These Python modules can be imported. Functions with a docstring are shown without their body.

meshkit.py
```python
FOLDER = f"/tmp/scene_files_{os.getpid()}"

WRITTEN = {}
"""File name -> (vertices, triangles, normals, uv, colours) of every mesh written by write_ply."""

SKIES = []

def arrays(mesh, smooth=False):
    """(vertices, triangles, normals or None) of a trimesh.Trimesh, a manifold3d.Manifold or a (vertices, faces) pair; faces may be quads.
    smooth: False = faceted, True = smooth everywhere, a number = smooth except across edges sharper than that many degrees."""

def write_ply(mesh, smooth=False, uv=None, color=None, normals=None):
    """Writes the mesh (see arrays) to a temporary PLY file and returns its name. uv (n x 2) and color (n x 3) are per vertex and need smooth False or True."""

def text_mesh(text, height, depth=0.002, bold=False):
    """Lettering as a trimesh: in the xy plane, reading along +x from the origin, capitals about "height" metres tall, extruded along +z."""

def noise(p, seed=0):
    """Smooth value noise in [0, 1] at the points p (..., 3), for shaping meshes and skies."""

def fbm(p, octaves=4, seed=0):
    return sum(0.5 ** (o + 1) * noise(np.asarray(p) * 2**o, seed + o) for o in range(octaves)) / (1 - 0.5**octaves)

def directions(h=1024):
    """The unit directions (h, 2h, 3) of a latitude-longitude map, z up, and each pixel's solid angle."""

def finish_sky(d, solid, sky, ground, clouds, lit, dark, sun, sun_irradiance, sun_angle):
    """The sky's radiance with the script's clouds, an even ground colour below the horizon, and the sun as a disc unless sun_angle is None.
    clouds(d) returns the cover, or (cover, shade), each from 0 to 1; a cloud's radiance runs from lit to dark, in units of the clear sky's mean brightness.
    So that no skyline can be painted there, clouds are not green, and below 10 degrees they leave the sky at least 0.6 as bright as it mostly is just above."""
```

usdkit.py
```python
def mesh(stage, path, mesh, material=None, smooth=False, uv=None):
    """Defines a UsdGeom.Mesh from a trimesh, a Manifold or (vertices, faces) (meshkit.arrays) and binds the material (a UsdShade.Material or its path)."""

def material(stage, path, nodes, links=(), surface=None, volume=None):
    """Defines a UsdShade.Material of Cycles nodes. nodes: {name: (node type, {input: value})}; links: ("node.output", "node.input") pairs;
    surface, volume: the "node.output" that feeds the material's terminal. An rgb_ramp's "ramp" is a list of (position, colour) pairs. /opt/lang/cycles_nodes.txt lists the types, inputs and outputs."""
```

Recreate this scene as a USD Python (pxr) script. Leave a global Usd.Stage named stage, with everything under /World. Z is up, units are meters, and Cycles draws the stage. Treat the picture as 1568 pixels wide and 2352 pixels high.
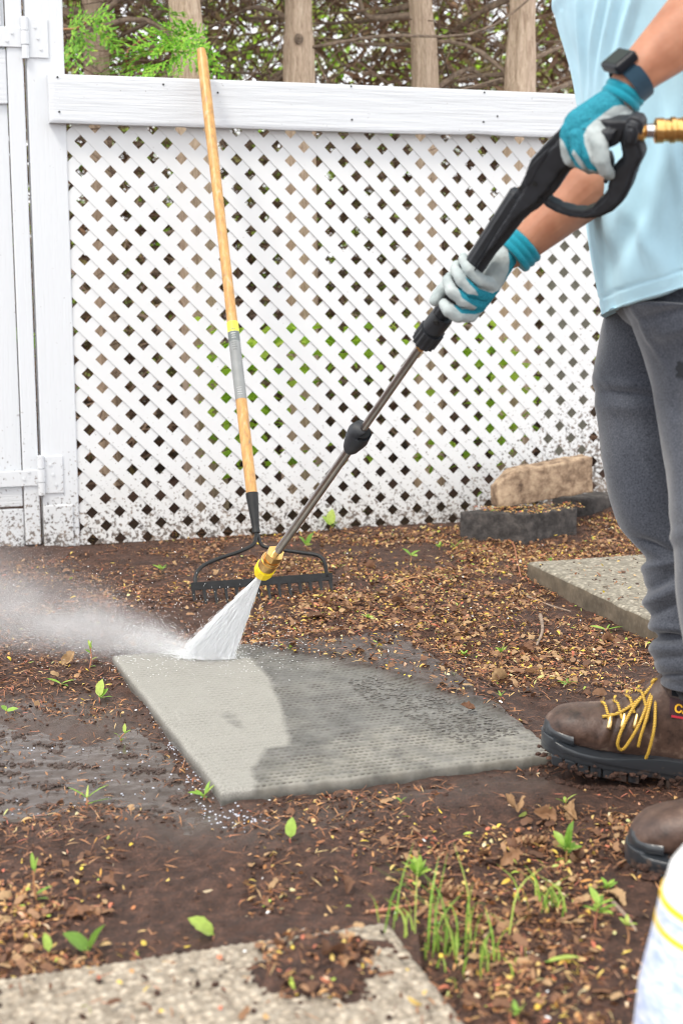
import math, random
import numpy as np, trimesh, usdkit, meshkit
import manifold3d as mf
import shapely
from shapely.geometry import Polygon, box as sbox, Point
from shapely.prepared import prep
from scipy.spatial import cKDTree
from pxr import Usd, UsdGeom, UsdLux, UsdShade, Sdf, Gf, Vt

random.seed(7)
RNG = np.random.default_rng(7)
stage = Usd.Stage.CreateInMemory()
UsdGeom.Xform.Define(stage, '/World')
UsdGeom.Scope.Define(stage, '/World/Looks')

# ------------------------------------------------------------------ camera, sky, sun, exposure
H, F = 0.86, 50 / 24 * 1568
PITCH = math.atan(576 / F)
FWD = np.array([0, math.cos(PITCH), -math.sin(PITCH)])
UPV = np.array([0, math.sin(PITCH), math.cos(PITCH)])
EYE = np.array([0, 0, H])
cam = UsdGeom.Camera.Define(stage, '/World/camera')
cam.CreateHorizontalApertureAttr(24.0)
cam.CreateFocalLengthAttr(50.0)
cam.CreateFStopAttr(4.5)
cam.CreateFocusDistanceAttr(3.0)
cam.CreateExposureAttr(0.9)
cam.AddTransformOp().Set(Gf.Matrix4d(1, 0, 0, 0, *map(float, UPV), 0, *map(float, -FWD), 0, 0, 0, H, 1))

SUN_EL, SUN_AZ = math.radians(58), math.radians(215)      # azimuth measured as atan2(x, y)
SUN = np.array([math.cos(SUN_EL) * math.sin(SUN_AZ), math.cos(SUN_EL) * math.cos(SUN_AZ), math.sin(SUN_EL)])
usdkit.material(stage, '/World/Looks/sky_look', {
    "s": ("sky_texture", {"sky_type": "single_scattering", "sun_disc": False, "sun_elevation": SUN_EL, "sun_rotation": SUN_AZ, "aerosol_density": 2.0}),
    "tc": ("texture_coordinate", {}), "n": ("noise_texture", {"scale": 2.2, "detail": 5}),
    "r": ("map_range", {"from_min": 0.3, "from_max": 0.7, "to_min": 0.8, "to_max": 1.0, "clamp": True}),
    "m": ("mix_color", {"b": (8.95, 8.95, 9.05), "use_clamp": False}),
    "b": ("background_shader", {"strength": 0.13})},
    [("tc.generated", "n.vector"), ("n.fac", "r.value"), ("r.result", "m.fac"), ("s.color", "m.a"), ("m.result", "b.color")], surface="b.background")
sky = UsdLux.DomeLight.Define(stage, '/World/sky')
UsdShade.MaterialBindingAPI.Apply(sky.GetPrim()).Bind(UsdShade.Material.Get(stage, '/World/Looks/sky_look'))
sky.GetPrim().SetCustomDataByKey('kind', 'structure')
sun = UsdLux.DistantLight.Define(stage, '/World/sun')
sun.CreateNormalizeAttr(True); sun.CreateIntensityAttr(0.4); sun.CreateAngleAttr(12.0); sun.CreateColorAttr(Gf.Vec3f(1.0, 0.93, 0.82))
sun.AddTransformOp().Set(Gf.Matrix4d().SetRotate(Gf.Rotation(Gf.Vec3d(0, 0, 1), Gf.Vec3d(*map(float, SUN)))))

# ------------------------------------------------------------------ photo geometry -> world points
def ray(px, py):
    return FWD + (px - 784) / F * np.array([1.0, 0, 0]) - (py - 1176) / F * UPV
def atY(px, py, Y):
    d = ray(px, py); return EYE + d * (Y / d[1])
def atz(px, py, z=0.0):
    d = ray(px, py); return EYE + d * ((z - H) / d[2])
def onpl(px, py, p, n):
    d = ray(px, py); return EYE + d * (np.dot(n, np.asarray(p) - EYE) / np.dot(n, d))
def project(v):
    v = np.asarray(v) - EYE
    w = v @ FWD
    return np.stack([784 + F * v[..., 0] / w, 1176 - F * (v @ UPV) / w], -1)
def pxm(Y):                       # metres per photo pixel at depth Y
    return Y / F
def unit(v):
    v = np.asarray(v, float); return v / np.linalg.norm(v)

# ------------------------------------------------------------------ scene graph helpers
USED, LOOK, ISLAND = {}, {}, set()
COLR = np.random.default_rng(77)
def numbered(parent, name):
    k = (parent, name); n = USED.get(k, 0); USED[k] = n + 1
    return f'{parent}/{name}' if n == 0 else f'{parent}/{name}_{n:03d}'
ORIGIN = {'/World': np.zeros(3)}
def data(prim, label=None, cat=None, group=None, kind=None):
    for k, v in (('label', label), ('category', cat), ('group', group), ('kind', kind)):
        if v: prim.SetCustomDataByKey(k, v)
def thing(name, label, cat, loc=(0, 0, 0), group=None, kind=None):
    p = numbered('/World', name)
    x = UsdGeom.Xform.Define(stage, p); x.AddTranslateOp().Set(Gf.Vec3d(*map(float, loc)))
    ORIGIN[p] = np.array(loc, float)
    data(x.GetPrim(), label, cat, group, kind)
    return p
def put(name, mesh, mat, parent='/World', smooth=False, label=None, cat=None, group=None, kind=None, attr=None):
    """one Mesh prim; the mesh is given in world coordinates and moved into its parent's frame. attr: {name: (n,3) or (n,) per-vertex values} needs smooth False or True"""
    p = numbered(parent, name)
    v, f, n = meshkit.arrays(mesh, smooth)
    v = v - ORIGIN[parent]
    m = UsdGeom.Mesh.Define(stage, p)
    m.CreatePointsAttr(Vt.Vec3fArray.FromNumpy(v.astype(np.float32)))
    m.CreateFaceVertexCountsAttr(Vt.IntArray.FromNumpy(np.full(len(f), 3, np.int32)))
    m.CreateFaceVertexIndicesAttr(Vt.IntArray.FromNumpy(f.astype(np.int32).ravel()))
    m.CreateSubdivisionSchemeAttr('none')
    if n is not None:
        m.CreateNormalsAttr(Vt.Vec3fArray.FromNumpy(n.astype(np.float32))); m.SetNormalsInterpolation('vertex')
    if mat in ISLAND and not attr:
        from scipy.sparse import coo_matrix
        from scipy.sparse.csgraph import connected_components
        e = np.concatenate([f[:, :2], f[:, 1:]]); k_, lab_ = connected_components(coo_matrix((np.ones(len(e), np.int8), (e[:, 0], e[:, 1])), (len(v), len(v))), directed=False)
        attr = {'rnd': COLR.uniform(size=k_)[lab_]}
    for k, a in (attr or {}).items():
        a = np.asarray(a, np.float32)
        if a.ndim == 1: a = np.stack([a] * 3, 1)
        UsdGeom.PrimvarsAPI(m).CreatePrimvar(k, Sdf.ValueTypeNames.Color3fArray, 'vertex').Set(Vt.Vec3fArray.FromNumpy(a))
    if mat: UsdShade.MaterialBindingAPI.Apply(m.GetPrim()).Bind(LOOK[mat])
    data(m.GetPrim(), label, cat, group, kind)
    ORIGIN[p] = ORIGIN[parent]
    return p
def look(name, nodes, links=(), surface="p.BSDF", volume=None):
    LOOK[name] = usdkit.material(stage, '/World/Looks/' + name, nodes, links, surface=surface, volume=volume)

# ------------------------------------------------------------------ mesh helpers
def cat(ms):
    vs, fs, o = [], [], 0
    for m in ms:
        v, f = (np.asarray(m[0]), np.asarray(m[1])) if isinstance(m, tuple) else (np.asarray(m.vertices), np.asarray(m.faces))
        vs.append(v); fs.append(f + o); o += len(v)
    return trimesh.Trimesh(np.vstack(vs), np.vstack(fs), process=False)
def tube(pts, rad, n=8, cap=True, ell=None):
    """swept tube with parallel transport; rad scalar or per point"""
    P = np.asarray(pts, float); m = len(P)
    R = np.broadcast_to(np.asarray(rad, float), (m,))
    T = np.gradient(P, axis=0); T /= np.linalg.norm(T, axis=1, keepdims=True) + 1e-12
    a = np.cross(T[0], [0, 0, 1.0]);
    if np.linalg.norm(a) < 0.1: a = np.cross(T[0], [1.0, 0, 0])
    a = unit(a); th = np.arange(n) * 2 * np.pi / n
    V = []
    for i in range(m):
        a = unit(a - T[i] * np.dot(a, T[i])); b = np.cross(T[i], a)
        V.append(P[i] + R[i] * (np.cos(th)[:, None] * a + np.sin(th)[:, None] * b))
    V = np.vstack(V); f = []
    i, j = np.meshgrid(np.arange(m - 1), np.arange(n), indexing='ij')
    A, B = i * n + j, i * n + (j + 1) % n
    f = np.concatenate([np.stack([A, B, B + n], -1).reshape(-1, 3), np.stack([A, B + n, A + n], -1).reshape(-1, 3)])
    if cap:
        V = np.vstack([V, P[0], P[-1]]); c0, c1 = len(V) - 2, len(V) - 1
        k = np.arange(n); e = (m - 1) * n
        f = np.concatenate([f, np.stack([np.full(n, c0), (k + 1) % n, k], -1), np.stack([np.full(n, c1), e + k, e + (k + 1) % n], -1)])
    return trimesh.Trimesh(V, f, process=False)
def loft(rings, cap=True):
    R = np.asarray(rings, float); m, n = R.shape[:2]
    V = R.reshape(-1, 3)
    i, j = np.meshgrid(np.arange(m - 1), np.arange(n), indexing='ij')
    A, B = i * n + j, i * n + (j + 1) % n
    f = np.concatenate([np.stack([A, B, B + n], -1).reshape(-1, 3), np.stack([A, B + n, A + n], -1).reshape(-1, 3)])
    if cap:
        V = np.vstack([V, R[0].mean(0), R[-1].mean(0)]); c0, c1 = len(V) - 2, len(V) - 1
        k = np.arange(n); e = (m - 1) * n
        f = np.concatenate([f, np.stack([np.full(n, c0), (k + 1) % n, k], -1), np.stack([np.full(n, c1), e + k, e + (k + 1) % n], -1)])
    t = trimesh.Trimesh(V, f, process=False)
    if t.volume < 0: t.invert()
    return t
def spline(pts, n):
    """Catmull-Rom through the points"""
    P = np.asarray(pts, float)
    if len(P) < 3: return np.array([P[0] + (P[-1] - P[0]) * t for t in np.linspace(0, 1, n)])
    Q = np.vstack([2 * P[0] - P[1], P, 2 * P[-1] - P[-2]])
    t = np.linspace(0, len(P) - 1 - 1e-9, n); k = t.astype(int); u = (t - k)[:, None]
    p0, p1, p2, p3 = Q[k], Q[k + 1], Q[k + 2], Q[k + 3]
    return 0.5 * (2 * p1 + (p2 - p0) * u + (2 * p0 - 5 * p1 + 4 * p2 - p3) * u**2 + (3 * p1 - p0 - 3 * p2 + p3) * u**3)
def hullm(p):
    return trimesh.Trimesh(np.asarray(p)).convex_hull if False else trimesh.convex.convex_hull(np.asarray(p))
def cbox(lo, hi, c=0.002):
    """box with chamfered edges"""
    lo, hi = np.asarray(lo, float), np.asarray(hi, float)
    c = min(c, 0.45 * (hi - lo).min())
    P = []
    for sx in (0, 1):
        for sy in (0, 1):
            for sz in (0, 1):
                k = np.array([sx, sy, sz]); b = np.where(k, hi, lo); d = np.where(k, -c, c)
                for ax in range(3):
                    q = b + d; q[ax] = b[ax]; P.append(q)
    return hullm(P)
def frame(m, o, ex, ey, ez):
    m = m.copy(); v = np.asarray(m.vertices)
    m.vertices = np.asarray(o) + v[:, :1] * np.asarray(ex) + v[:, 1:2] * np.asarray(ey) + v[:, 2:3] * np.asarray(ez)
    if np.dot(np.cross(ex, ey), ez) < 0: m.invert()
    return m
def rotz(a):
    return np.array([math.cos(a), math.sin(a), 0]), np.array([-math.sin(a), math.cos(a), 0])
def sph(c, r, s=24):
    return mf.Manifold.sphere(float(r), s).translate([float(x) for x in c])
def chain(pts, s=24):
    """pts: [(centre, radius)...] -> union of hulls of neighbouring spheres"""
    S = [sph(c, r, s) for c, r in pts]
    out = S[0]
    for a, b in zip(S[:-1], S[1:]): out += mf.Manifold.batch_hull([a, b])
    return out
def soft(man, edge=0.004, it=8):
    man = man.refine_to_length(edge)
    m = man.to_mesh(); t = trimesh.Trimesh(m.vert_properties[:, :3], m.tri_verts, process=True)
    v0 = np.array(t.vertices)
    trimesh.smoothing.filter_taubin(t, lamb=0.5, nu=0.53, iterations=it)
    v1 = np.array(t.vertices); bad = ~(np.linalg.norm(v1 - v0, axis=1) < 1.5 * edge); v1[bad] = v0[bad]; t.vertices = v1
    return t
def vnorm(t):
    return meshkit.arrays(t, True)[2]
def fb(p, s, o=3, seed=0):
    return meshkit.fbm(np.asarray(p) * s, o, seed) - 0.5
def rods(A, B, r0, r1, bend, n=4, k=3, rng=RNG):
    """many thin tapered bent tubes from A to B (N,3) as one mesh; bend (N,3) pushes their middles"""
    N = len(A); t = np.linspace(0, 1, n)
    P = A[:, None] + (B - A)[:, None] * t[None, :, None] + bend[:, None] * (4 * t * (1 - t))[None, :, None]
    D = (B - A) / (np.linalg.norm(B - A, axis=1, keepdims=True) + 1e-9)
    a = np.cross(D, [0.3, 0.2, 0.93]); a /= np.linalg.norm(a, axis=1, keepdims=True) + 1e-9
    b = np.cross(D, a); th = np.arange(k) * 2 * np.pi / k
    R = np.asarray(r0)[:, None] + (np.asarray(r1) - np.asarray(r0))[:, None] * t
    V = P[:, :, None] + R[:, :, None, None] * (np.cos(th)[None, None, :, None] * a[:, None, None] + np.sin(th)[None, None, :, None] * b[:, None, None])
    i, j = np.meshgrid(np.arange(n - 1), np.arange(k), indexing='ij')
    A0, B0 = i * k + j, i * k + (j + 1) % k
    f = np.concatenate([np.stack([A0, B0, B0 + k], -1).reshape(-1, 3), np.stack([A0, B0 + k, A0 + k], -1).reshape(-1, 3)])
    Fs = f[None] + (np.arange(N) * n * k)[:, None, None]
    return trimesh.Trimesh(V.reshape(-1, 3), Fs.reshape(-1, 3), process=False)
def strips(C, yaw, L, W, curl, tilt, roll, n=5, shape=None):
    """many curved little blades as one mesh: centres (N,3), length, width, curl (arc height / length)"""
    N = len(C); t = np.linspace(-0.5, 0.5, n)
    w = (np.sqrt(np.clip(1 - (2 * t) ** 2, 0, 1)) * 0.85 + 0.15) if shape is None else np.asarray(shape)
    x = t[None] * L[:, None]; z = (curl * L)[:, None] * (1 - (2 * t[None]) ** 2)
    hw = 0.5 * W[:, None] * w[None]
    V = np.zeros((N, n, 2, 3))
    for s, sg in ((0, -1), (1, 1)):
        V[:, :, s, 0] = x; V[:, :, s, 1] = sg * hw; V[:, :, s, 2] = z
    cr, sr = np.cos(roll)[:, None, None], np.sin(roll)[:, None, None]
    y, zz = V[..., 1] * cr - V[..., 2] * sr, V[..., 1] * sr + V[..., 2] * cr
    ct, st = np.cos(tilt)[:, None, None], np.sin(tilt)[:, None, None]
    xx, zz = V[..., 0] * ct - zz * st, V[..., 0] * st + zz * ct
    cy, sy = np.cos(yaw)[:, None, None], np.sin(yaw)[:, None, None]
    V = np.stack([xx * cy - y * sy, xx * sy + y * cy, zz], -1) + C[:, None, None]
    i = np.arange(n - 1) * 2
    f = np.concatenate([np.stack([i, i + 2, i + 3], -1), np.stack([i, i + 3, i + 1], -1)])
    return trimesh.Trimesh(V.reshape(-1, 3), (f[None] + (np.arange(N) * n * 2)[:, None, None]).reshape(-1, 3), process=False)

# ------------------------------------------------------------------ materials
def simple(name, col, rough=0.5, metal=0.0, var=0.15, scale=40, bump=0.0, bscale=200, spec=0.5, **kw):
    c = np.array(col)
    look(name, {"g": ("geometry", {}), "n": ("noise_texture", {"scale": scale, "detail": 4}),
                "r": ("rgb_ramp", {"ramp": [(0.3, tuple(c * (1 - var))), (0.7, tuple(np.minimum(c * (1 + var), 0.95)))]}),
                "n2": ("noise_texture", {"scale": bscale, "detail": 3}), "b": ("bump", {"strength": bump, "distance": 0.002}),
                "p": ("principled_bsdf", {"roughness": rough, "metallic": metal, "specular_ior_level": spec, **kw})},
         [("g.position", "n.vector"), ("g.position", "n2.vector"), ("n.fac", "r.fac"), ("r.color", "p.base_color"), ("n2.fac", "b.height")] + ([("b.normal", "p.normal")] if bump else []))
def paint(name, base, gx=1.0, gz=1.0, rough=0.45, grain=0.35, dirt_rise=1.0, gloss=0.5):
    """white paint or vinyl splashed with soil: specks thicken towards the ground and towards the right-hand end of the fence"""
    look(name, {"g": ("geometry", {}), "sx": ("separate_xyz", {}),
        "hz": ("map_range", {"from_min": 0.0, "from_max": 0.55, "to_min": 0.565, "to_max": 0.706, "clamp": True, "range_type": "smoothstep"}),
        "hz2": ("map_range", {"from_min": 0.0, "from_max": 0.16, "to_min": -0.10 * dirt_rise, "to_max": 0.0, "clamp": True}),
        "hx": ("map_range", {"from_min": 0.3, "from_max": 0.95, "to_min": 0.0, "to_max": -0.14, "clamp": True, "range_type": "smoothstep"}),
        "hxz": ("map_range", {"from_min": 0.25, "from_max": 0.8, "to_min": 1.0, "to_max": 0.15, "clamp": True}),
        "hm": ("math", {"math_type": "multiply"}), "a1": ("math", {"math_type": "add"}), "a2": ("math", {"math_type": "add"}),
        "n": ("noise_texture", {"scale": 95, "detail": 3, "roughness": 0.62}), "df": ("math", {"math_type": "subtract"}),
        "st": ("map_range", {"from_min": 0.0, "from_max": 0.075, "to_max": 0.9, "clamp": True}),
        "nl": ("noise_texture", {"scale": 9, "detail": 4}),
        "film": ("map_range", {"from_min": 0.0, "from_max": 0.3, "to_min": 0.75, "to_max": 0.0, "clamp": True}),
        "fm": ("math", {"math_type": "multiply"}), "w": ("mix_color", {"a": base, "b": tuple(np.array(base) * (0.72, 0.66, 0.58))}),
        "nd": ("noise_texture", {"scale": 25, "detail": 2}), "dr": ("rgb_ramp", {"ramp": [(0.35, (0.05, 0.036, 0.028)), (0.65, (0.20, 0.15, 0.115))]}),
        "c": ("mix_color", {}), "mp": ("mapping", {"scale": (gx, gx, gz)}), "ng": ("noise_texture", {"scale": 10, "detail": 5, "roughness": 0.6}),
        "b": ("bump", {"strength": grain, "distance": 0.004}), "p": ("principled_bsdf", {"roughness": rough, "specular_ior_level": gloss})},
        [("g.position", "sx.vector"), ("sx.z", "hz.value"), ("sx.z", "hz2.value"), ("sx.x", "hx.value"), ("sx.z", "hxz.value"), ("hx.result", "hm.value1"), ("hxz.result", "hm.value2"),
         ("hz.result", "a1.value1"), ("hz2.result", "a1.value2"), ("a1.value", "a2.value1"), ("hm.value", "a2.value2"), ("g.position", "n.vector"), ("n.fac", "df.value1"), ("a2.value", "df.value2"), ("df.value", "st.value"),
         ("g.position", "nl.vector"), ("sx.z", "film.value"), ("nl.fac", "fm.value1"), ("film.result", "fm.value2"), ("fm.value", "w.fac"),
         ("g.position", "nd.vector"), ("nd.fac", "dr.fac"), ("w.result", "c.a"), ("dr.color", "c.b"), ("st.result", "c.fac"), ("c.result", "p.base_color"),
         ("g.position", "mp.vector"), ("mp.vector", "ng.vector"), ("ng.fac", "b.height"), ("b.normal", "p.normal")])
paint('vinyl', (0.66, 0.675, 0.685), rough=0.38, grain=0.05)
paint('paint_rail', (0.60, 0.625, 0.655), gx=0.6, gz=14, grain=0.5)
paint('paint_post', (0.615, 0.64, 0.67), gx=12, gz=0.7, grain=0.35)
def ramp_island(name, stops, rough=0.6, trans=0.0, spec=0.3, bump=False):
    """each loose piece of the mesh takes its own colour from the ramp"""
    ISLAND.add(name)
    nodes = {"g": ("geometry", {}), "at": ("attribute", {"attribute": "rnd"}), "r": ("rgb_ramp", {"ramp": stops}), "n": ("noise_texture", {"scale": 150, "detail": 2}), "v": ("map_range", {"to_min": 0.7, "to_max": 1.3}),
             "mu": ("mix_color", {"blend_type": "multiply", "fac": 1.0, "use_clamp": False}), "p": ("principled_bsdf", {"roughness": rough, "specular_ior_level": spec})}
    links = [("at.fac", "r.fac"), ("g.position", "n.vector"), ("n.fac", "v.value"), ("r.color", "mu.a"), ("v.result", "mu.b"), ("mu.result", "p.base_color")]
    if trans:
        nodes |= {"t": ("translucent_bsdf", {}), "mx": ("mix_closure", {"fac": trans})}
        links += [("mu.result", "t.color"), ("p.BSDF", "mx.closure1"), ("t.BSDF", "mx.closure2")]
        look(name, nodes, links, surface="mx.closure")
    else:
        look(name, nodes, links)
LITTER = [(0.0, (0.05, 0.023, 0.013)), (0.16, (0.12, 0.05, 0.024)), (0.31, (0.23, 0.09, 0.036)), (0.45, (0.34, 0.155, 0.058)), (0.58, (0.43, 0.24, 0.095)), (0.71, (0.50, 0.335, 0.155)), (0.80, (0.52, 0.38, 0.10)),
          (0.85, (0.60, 0.45, 0.05)), (0.88, (0.36, 0.10, 0.06)), (0.92, (0.46, 0.16, 0.085)), (0.96, (0.60, 0.49, 0.33)), (0.985, (0.28, 0.36, 0.05)), (1.0, (0.36, 0.48, 0.09))]
DARKLIT = [(0.0, (0.022, 0.013, 0.010)), (0.3, (0.06, 0.03, 0.02)), (0.6, (0.13, 0.06, 0.034)), (0.85, (0.24, 0.115, 0.06)), (1.0, (0.34, 0.19, 0.10))]
ramp_island('litter_bright', LITTER, rough=0.55)
ramp_island('litter_dark', DARKLIT, rough=0.5)
ramp_island('twig_red', [(0.0, (0.06, 0.03, 0.02)), (0.3, (0.16, 0.07, 0.04)), (0.6, (0.30, 0.13, 0.06)), (0.8, (0.40, 0.20, 0.09)), (0.9, (0.42, 0.14, 0.10)), (1.0, (0.50, 0.38, 0.18))], rough=0.5)
ramp_island('dead_leaf_look', [(0.0, (0.10, 0.05, 0.03)), (0.4, (0.18, 0.09, 0.05)), (0.7, (0.30, 0.17, 0.09)), (1.0, (0.38, 0.25, 0.13))], rough=0.6, trans=0.15)
ramp_island('green_leaf', [(0.0, (0.14, 0.26, 0.045)), (0.5, (0.24, 0.42, 0.06)), (1.0, (0.42, 0.52, 0.12))], rough=0.4, trans=0.35)
ramp_island('cedar_green', [(0.0, (0.10, 0.26, 0.04)), (0.45, (0.22, 0.50, 0.05)), (0.93, (0.40, 0.68, 0.09)), (1.0, (0.42, 0.36, 0.10))], rough=0.45, trans=0.35)
ramp_island('far_green', [(0.0, (0.14, 0.30, 0.02)), (0.35, (0.34, 0.58, 0.05)), (0.75, (0.55, 0.75, 0.09)), (0.9, (0.70, 0.70, 0.25)), (1.0, (0.75, 0.50, 0.42))], rough=0.5, trans=0.5)
ramp_island('near_green', [(0.0, (0.30, 0.55, 0.05)), (0.5, (0.50, 0.76, 0.08)), (1.0, (0.66, 0.82, 0.16))], rough=0.5, trans=0.5)
ramp_island('dead_twig', [(0.0, (0.10, 0.064, 0.048)), (0.5, (0.21, 0.14, 0.10)), (0.85, (0.33, 0.23, 0.165)), (1.0, (0.44, 0.33, 0.24))], rough=0.7)
ramp_island('dead_spray', [(0.0, (0.13, 0.075, 0.05)), (0.5, (0.27, 0.16, 0.105)), (0.9, (0.38, 0.235, 0.145)), (1.0, (0.32, 0.38, 0.10))], rough=0.8)
ramp_island('stem_red', [(0.0, (0.32, 0.12, 0.08)), (1.0, (0.40, 0.22, 0.10))], rough=0.5)
ramp_island('white_flake', [(0.0, (0.6, 0.62, 0.62)), (1.0, (0.8, 0.8, 0.8))], rough=0.4)
look('bark', {"g": ("geometry", {}), "mp": ("mapping", {"scale": (70, 70, 11)}), "n": ("noise_texture", {"scale": 1.5, "detail": 7, "roughness": 0.72, "distortion": 0.9}),
              "r": ("rgb_ramp", {"ramp": [(0.26, (0.17, 0.11, 0.08)), (0.40, (0.45, 0.325, 0.24)), (0.55, (0.62, 0.475, 0.36)), (0.75, (0.78, 0.65, 0.52))]}),
              "b": ("bump", {"strength": 0.7, "distance": 0.006}), "p": ("principled_bsdf", {"roughness": 0.8, "specular_ior_level": 0.2})},
     [("g.position", "mp.vector"), ("mp.vector", "n.vector"), ("n.fac", "r.fac"), ("r.color", "p.base_color"), ("n.fac", "b.height"), ("b.normal", "p.normal")])
simple('branch_bark', (0.24, 0.175, 0.13), 0.8, var=0.45, scale=60, bump=0.4)
# soil: dark crumbly earth, wet and smooth where the mask says so
look('soil', {"g": ("geometry", {}), "at": ("attribute", {"attribute": "mask"}), "sc": ("separate_color", {}),
              "n": ("noise_texture", {"scale": 35, "detail": 7, "roughness": 0.7}), "n2": ("noise_texture", {"scale": 260, "detail": 4, "roughness": 0.7}),
              "r": ("rgb_ramp", {"ramp": [(0.3, (0.024, 0.0125, 0.009)), (0.5, (0.058, 0.030, 0.021)), (0.72, (0.125, 0.067, 0.047))]}),
              "r2": ("rgb_ramp", {"ramp": [(0.35, (0.5, 0.45, 0.45)), (0.58, (1.1, 1.02, 0.95)), (0.72, (2.8, 2.2, 1.7))]}),
              "mu": ("mix_color", {"blend_type": "multiply", "fac": 1.0, "use_clamp": False}), "wet": ("mix_color", {"b": (0.062, 0.046, 0.039)}),
              "ro": ("map_range", {"to_min": 0.75, "to_max": 0.22}), "b": ("bump", {"distance": 0.004}), "bs": ("map_range", {"to_min": 1.0, "to_max": 0.55}),
              "p": ("principled_bsdf", {"specular_ior_level": 0.4})},
     [("g.position", "n.vector"), ("g.position", "n2.vector"), ("n.fac", "r.fac"), ("n2.fac", "r2.fac"), ("r.color", "mu.a"), ("r2.color", "mu.b"), ("at.color", "sc.color"),
      ("mu.result", "wet.a"), ("sc.r", "wet.fac"), ("wet.result", "p.base_color"), ("sc.r", "ro.value"), ("ro.result", "p.roughness"), ("n2.fac", "b.height"), ("sc.r", "bs.value"), ("bs.result", "b.strength"), ("b.normal", "p.normal")])
look('muddy', {"g": ("geometry", {}), "n": ("noise_texture", {"scale": 14, "detail": 5}), "r": ("rgb_ramp", {"ramp": [(0.3, (0.045, 0.035, 0.030)), (0.7, (0.085, 0.068, 0.060))]}),
               "n2": ("noise_texture", {"scale": 70, "detail": 3}), "b": ("bump", {"strength": 0.22, "distance": 0.004}), "p": ("principled_bsdf", {"roughness": 0.07, "ior": 1.36})},
     [("g.position", "n.vector"), ("n.fac", "r.fac"), ("r.color", "p.base_color"), ("g.position", "n2.vector"), ("n2.fac", "b.height"), ("b.normal", "p.normal")])
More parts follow.
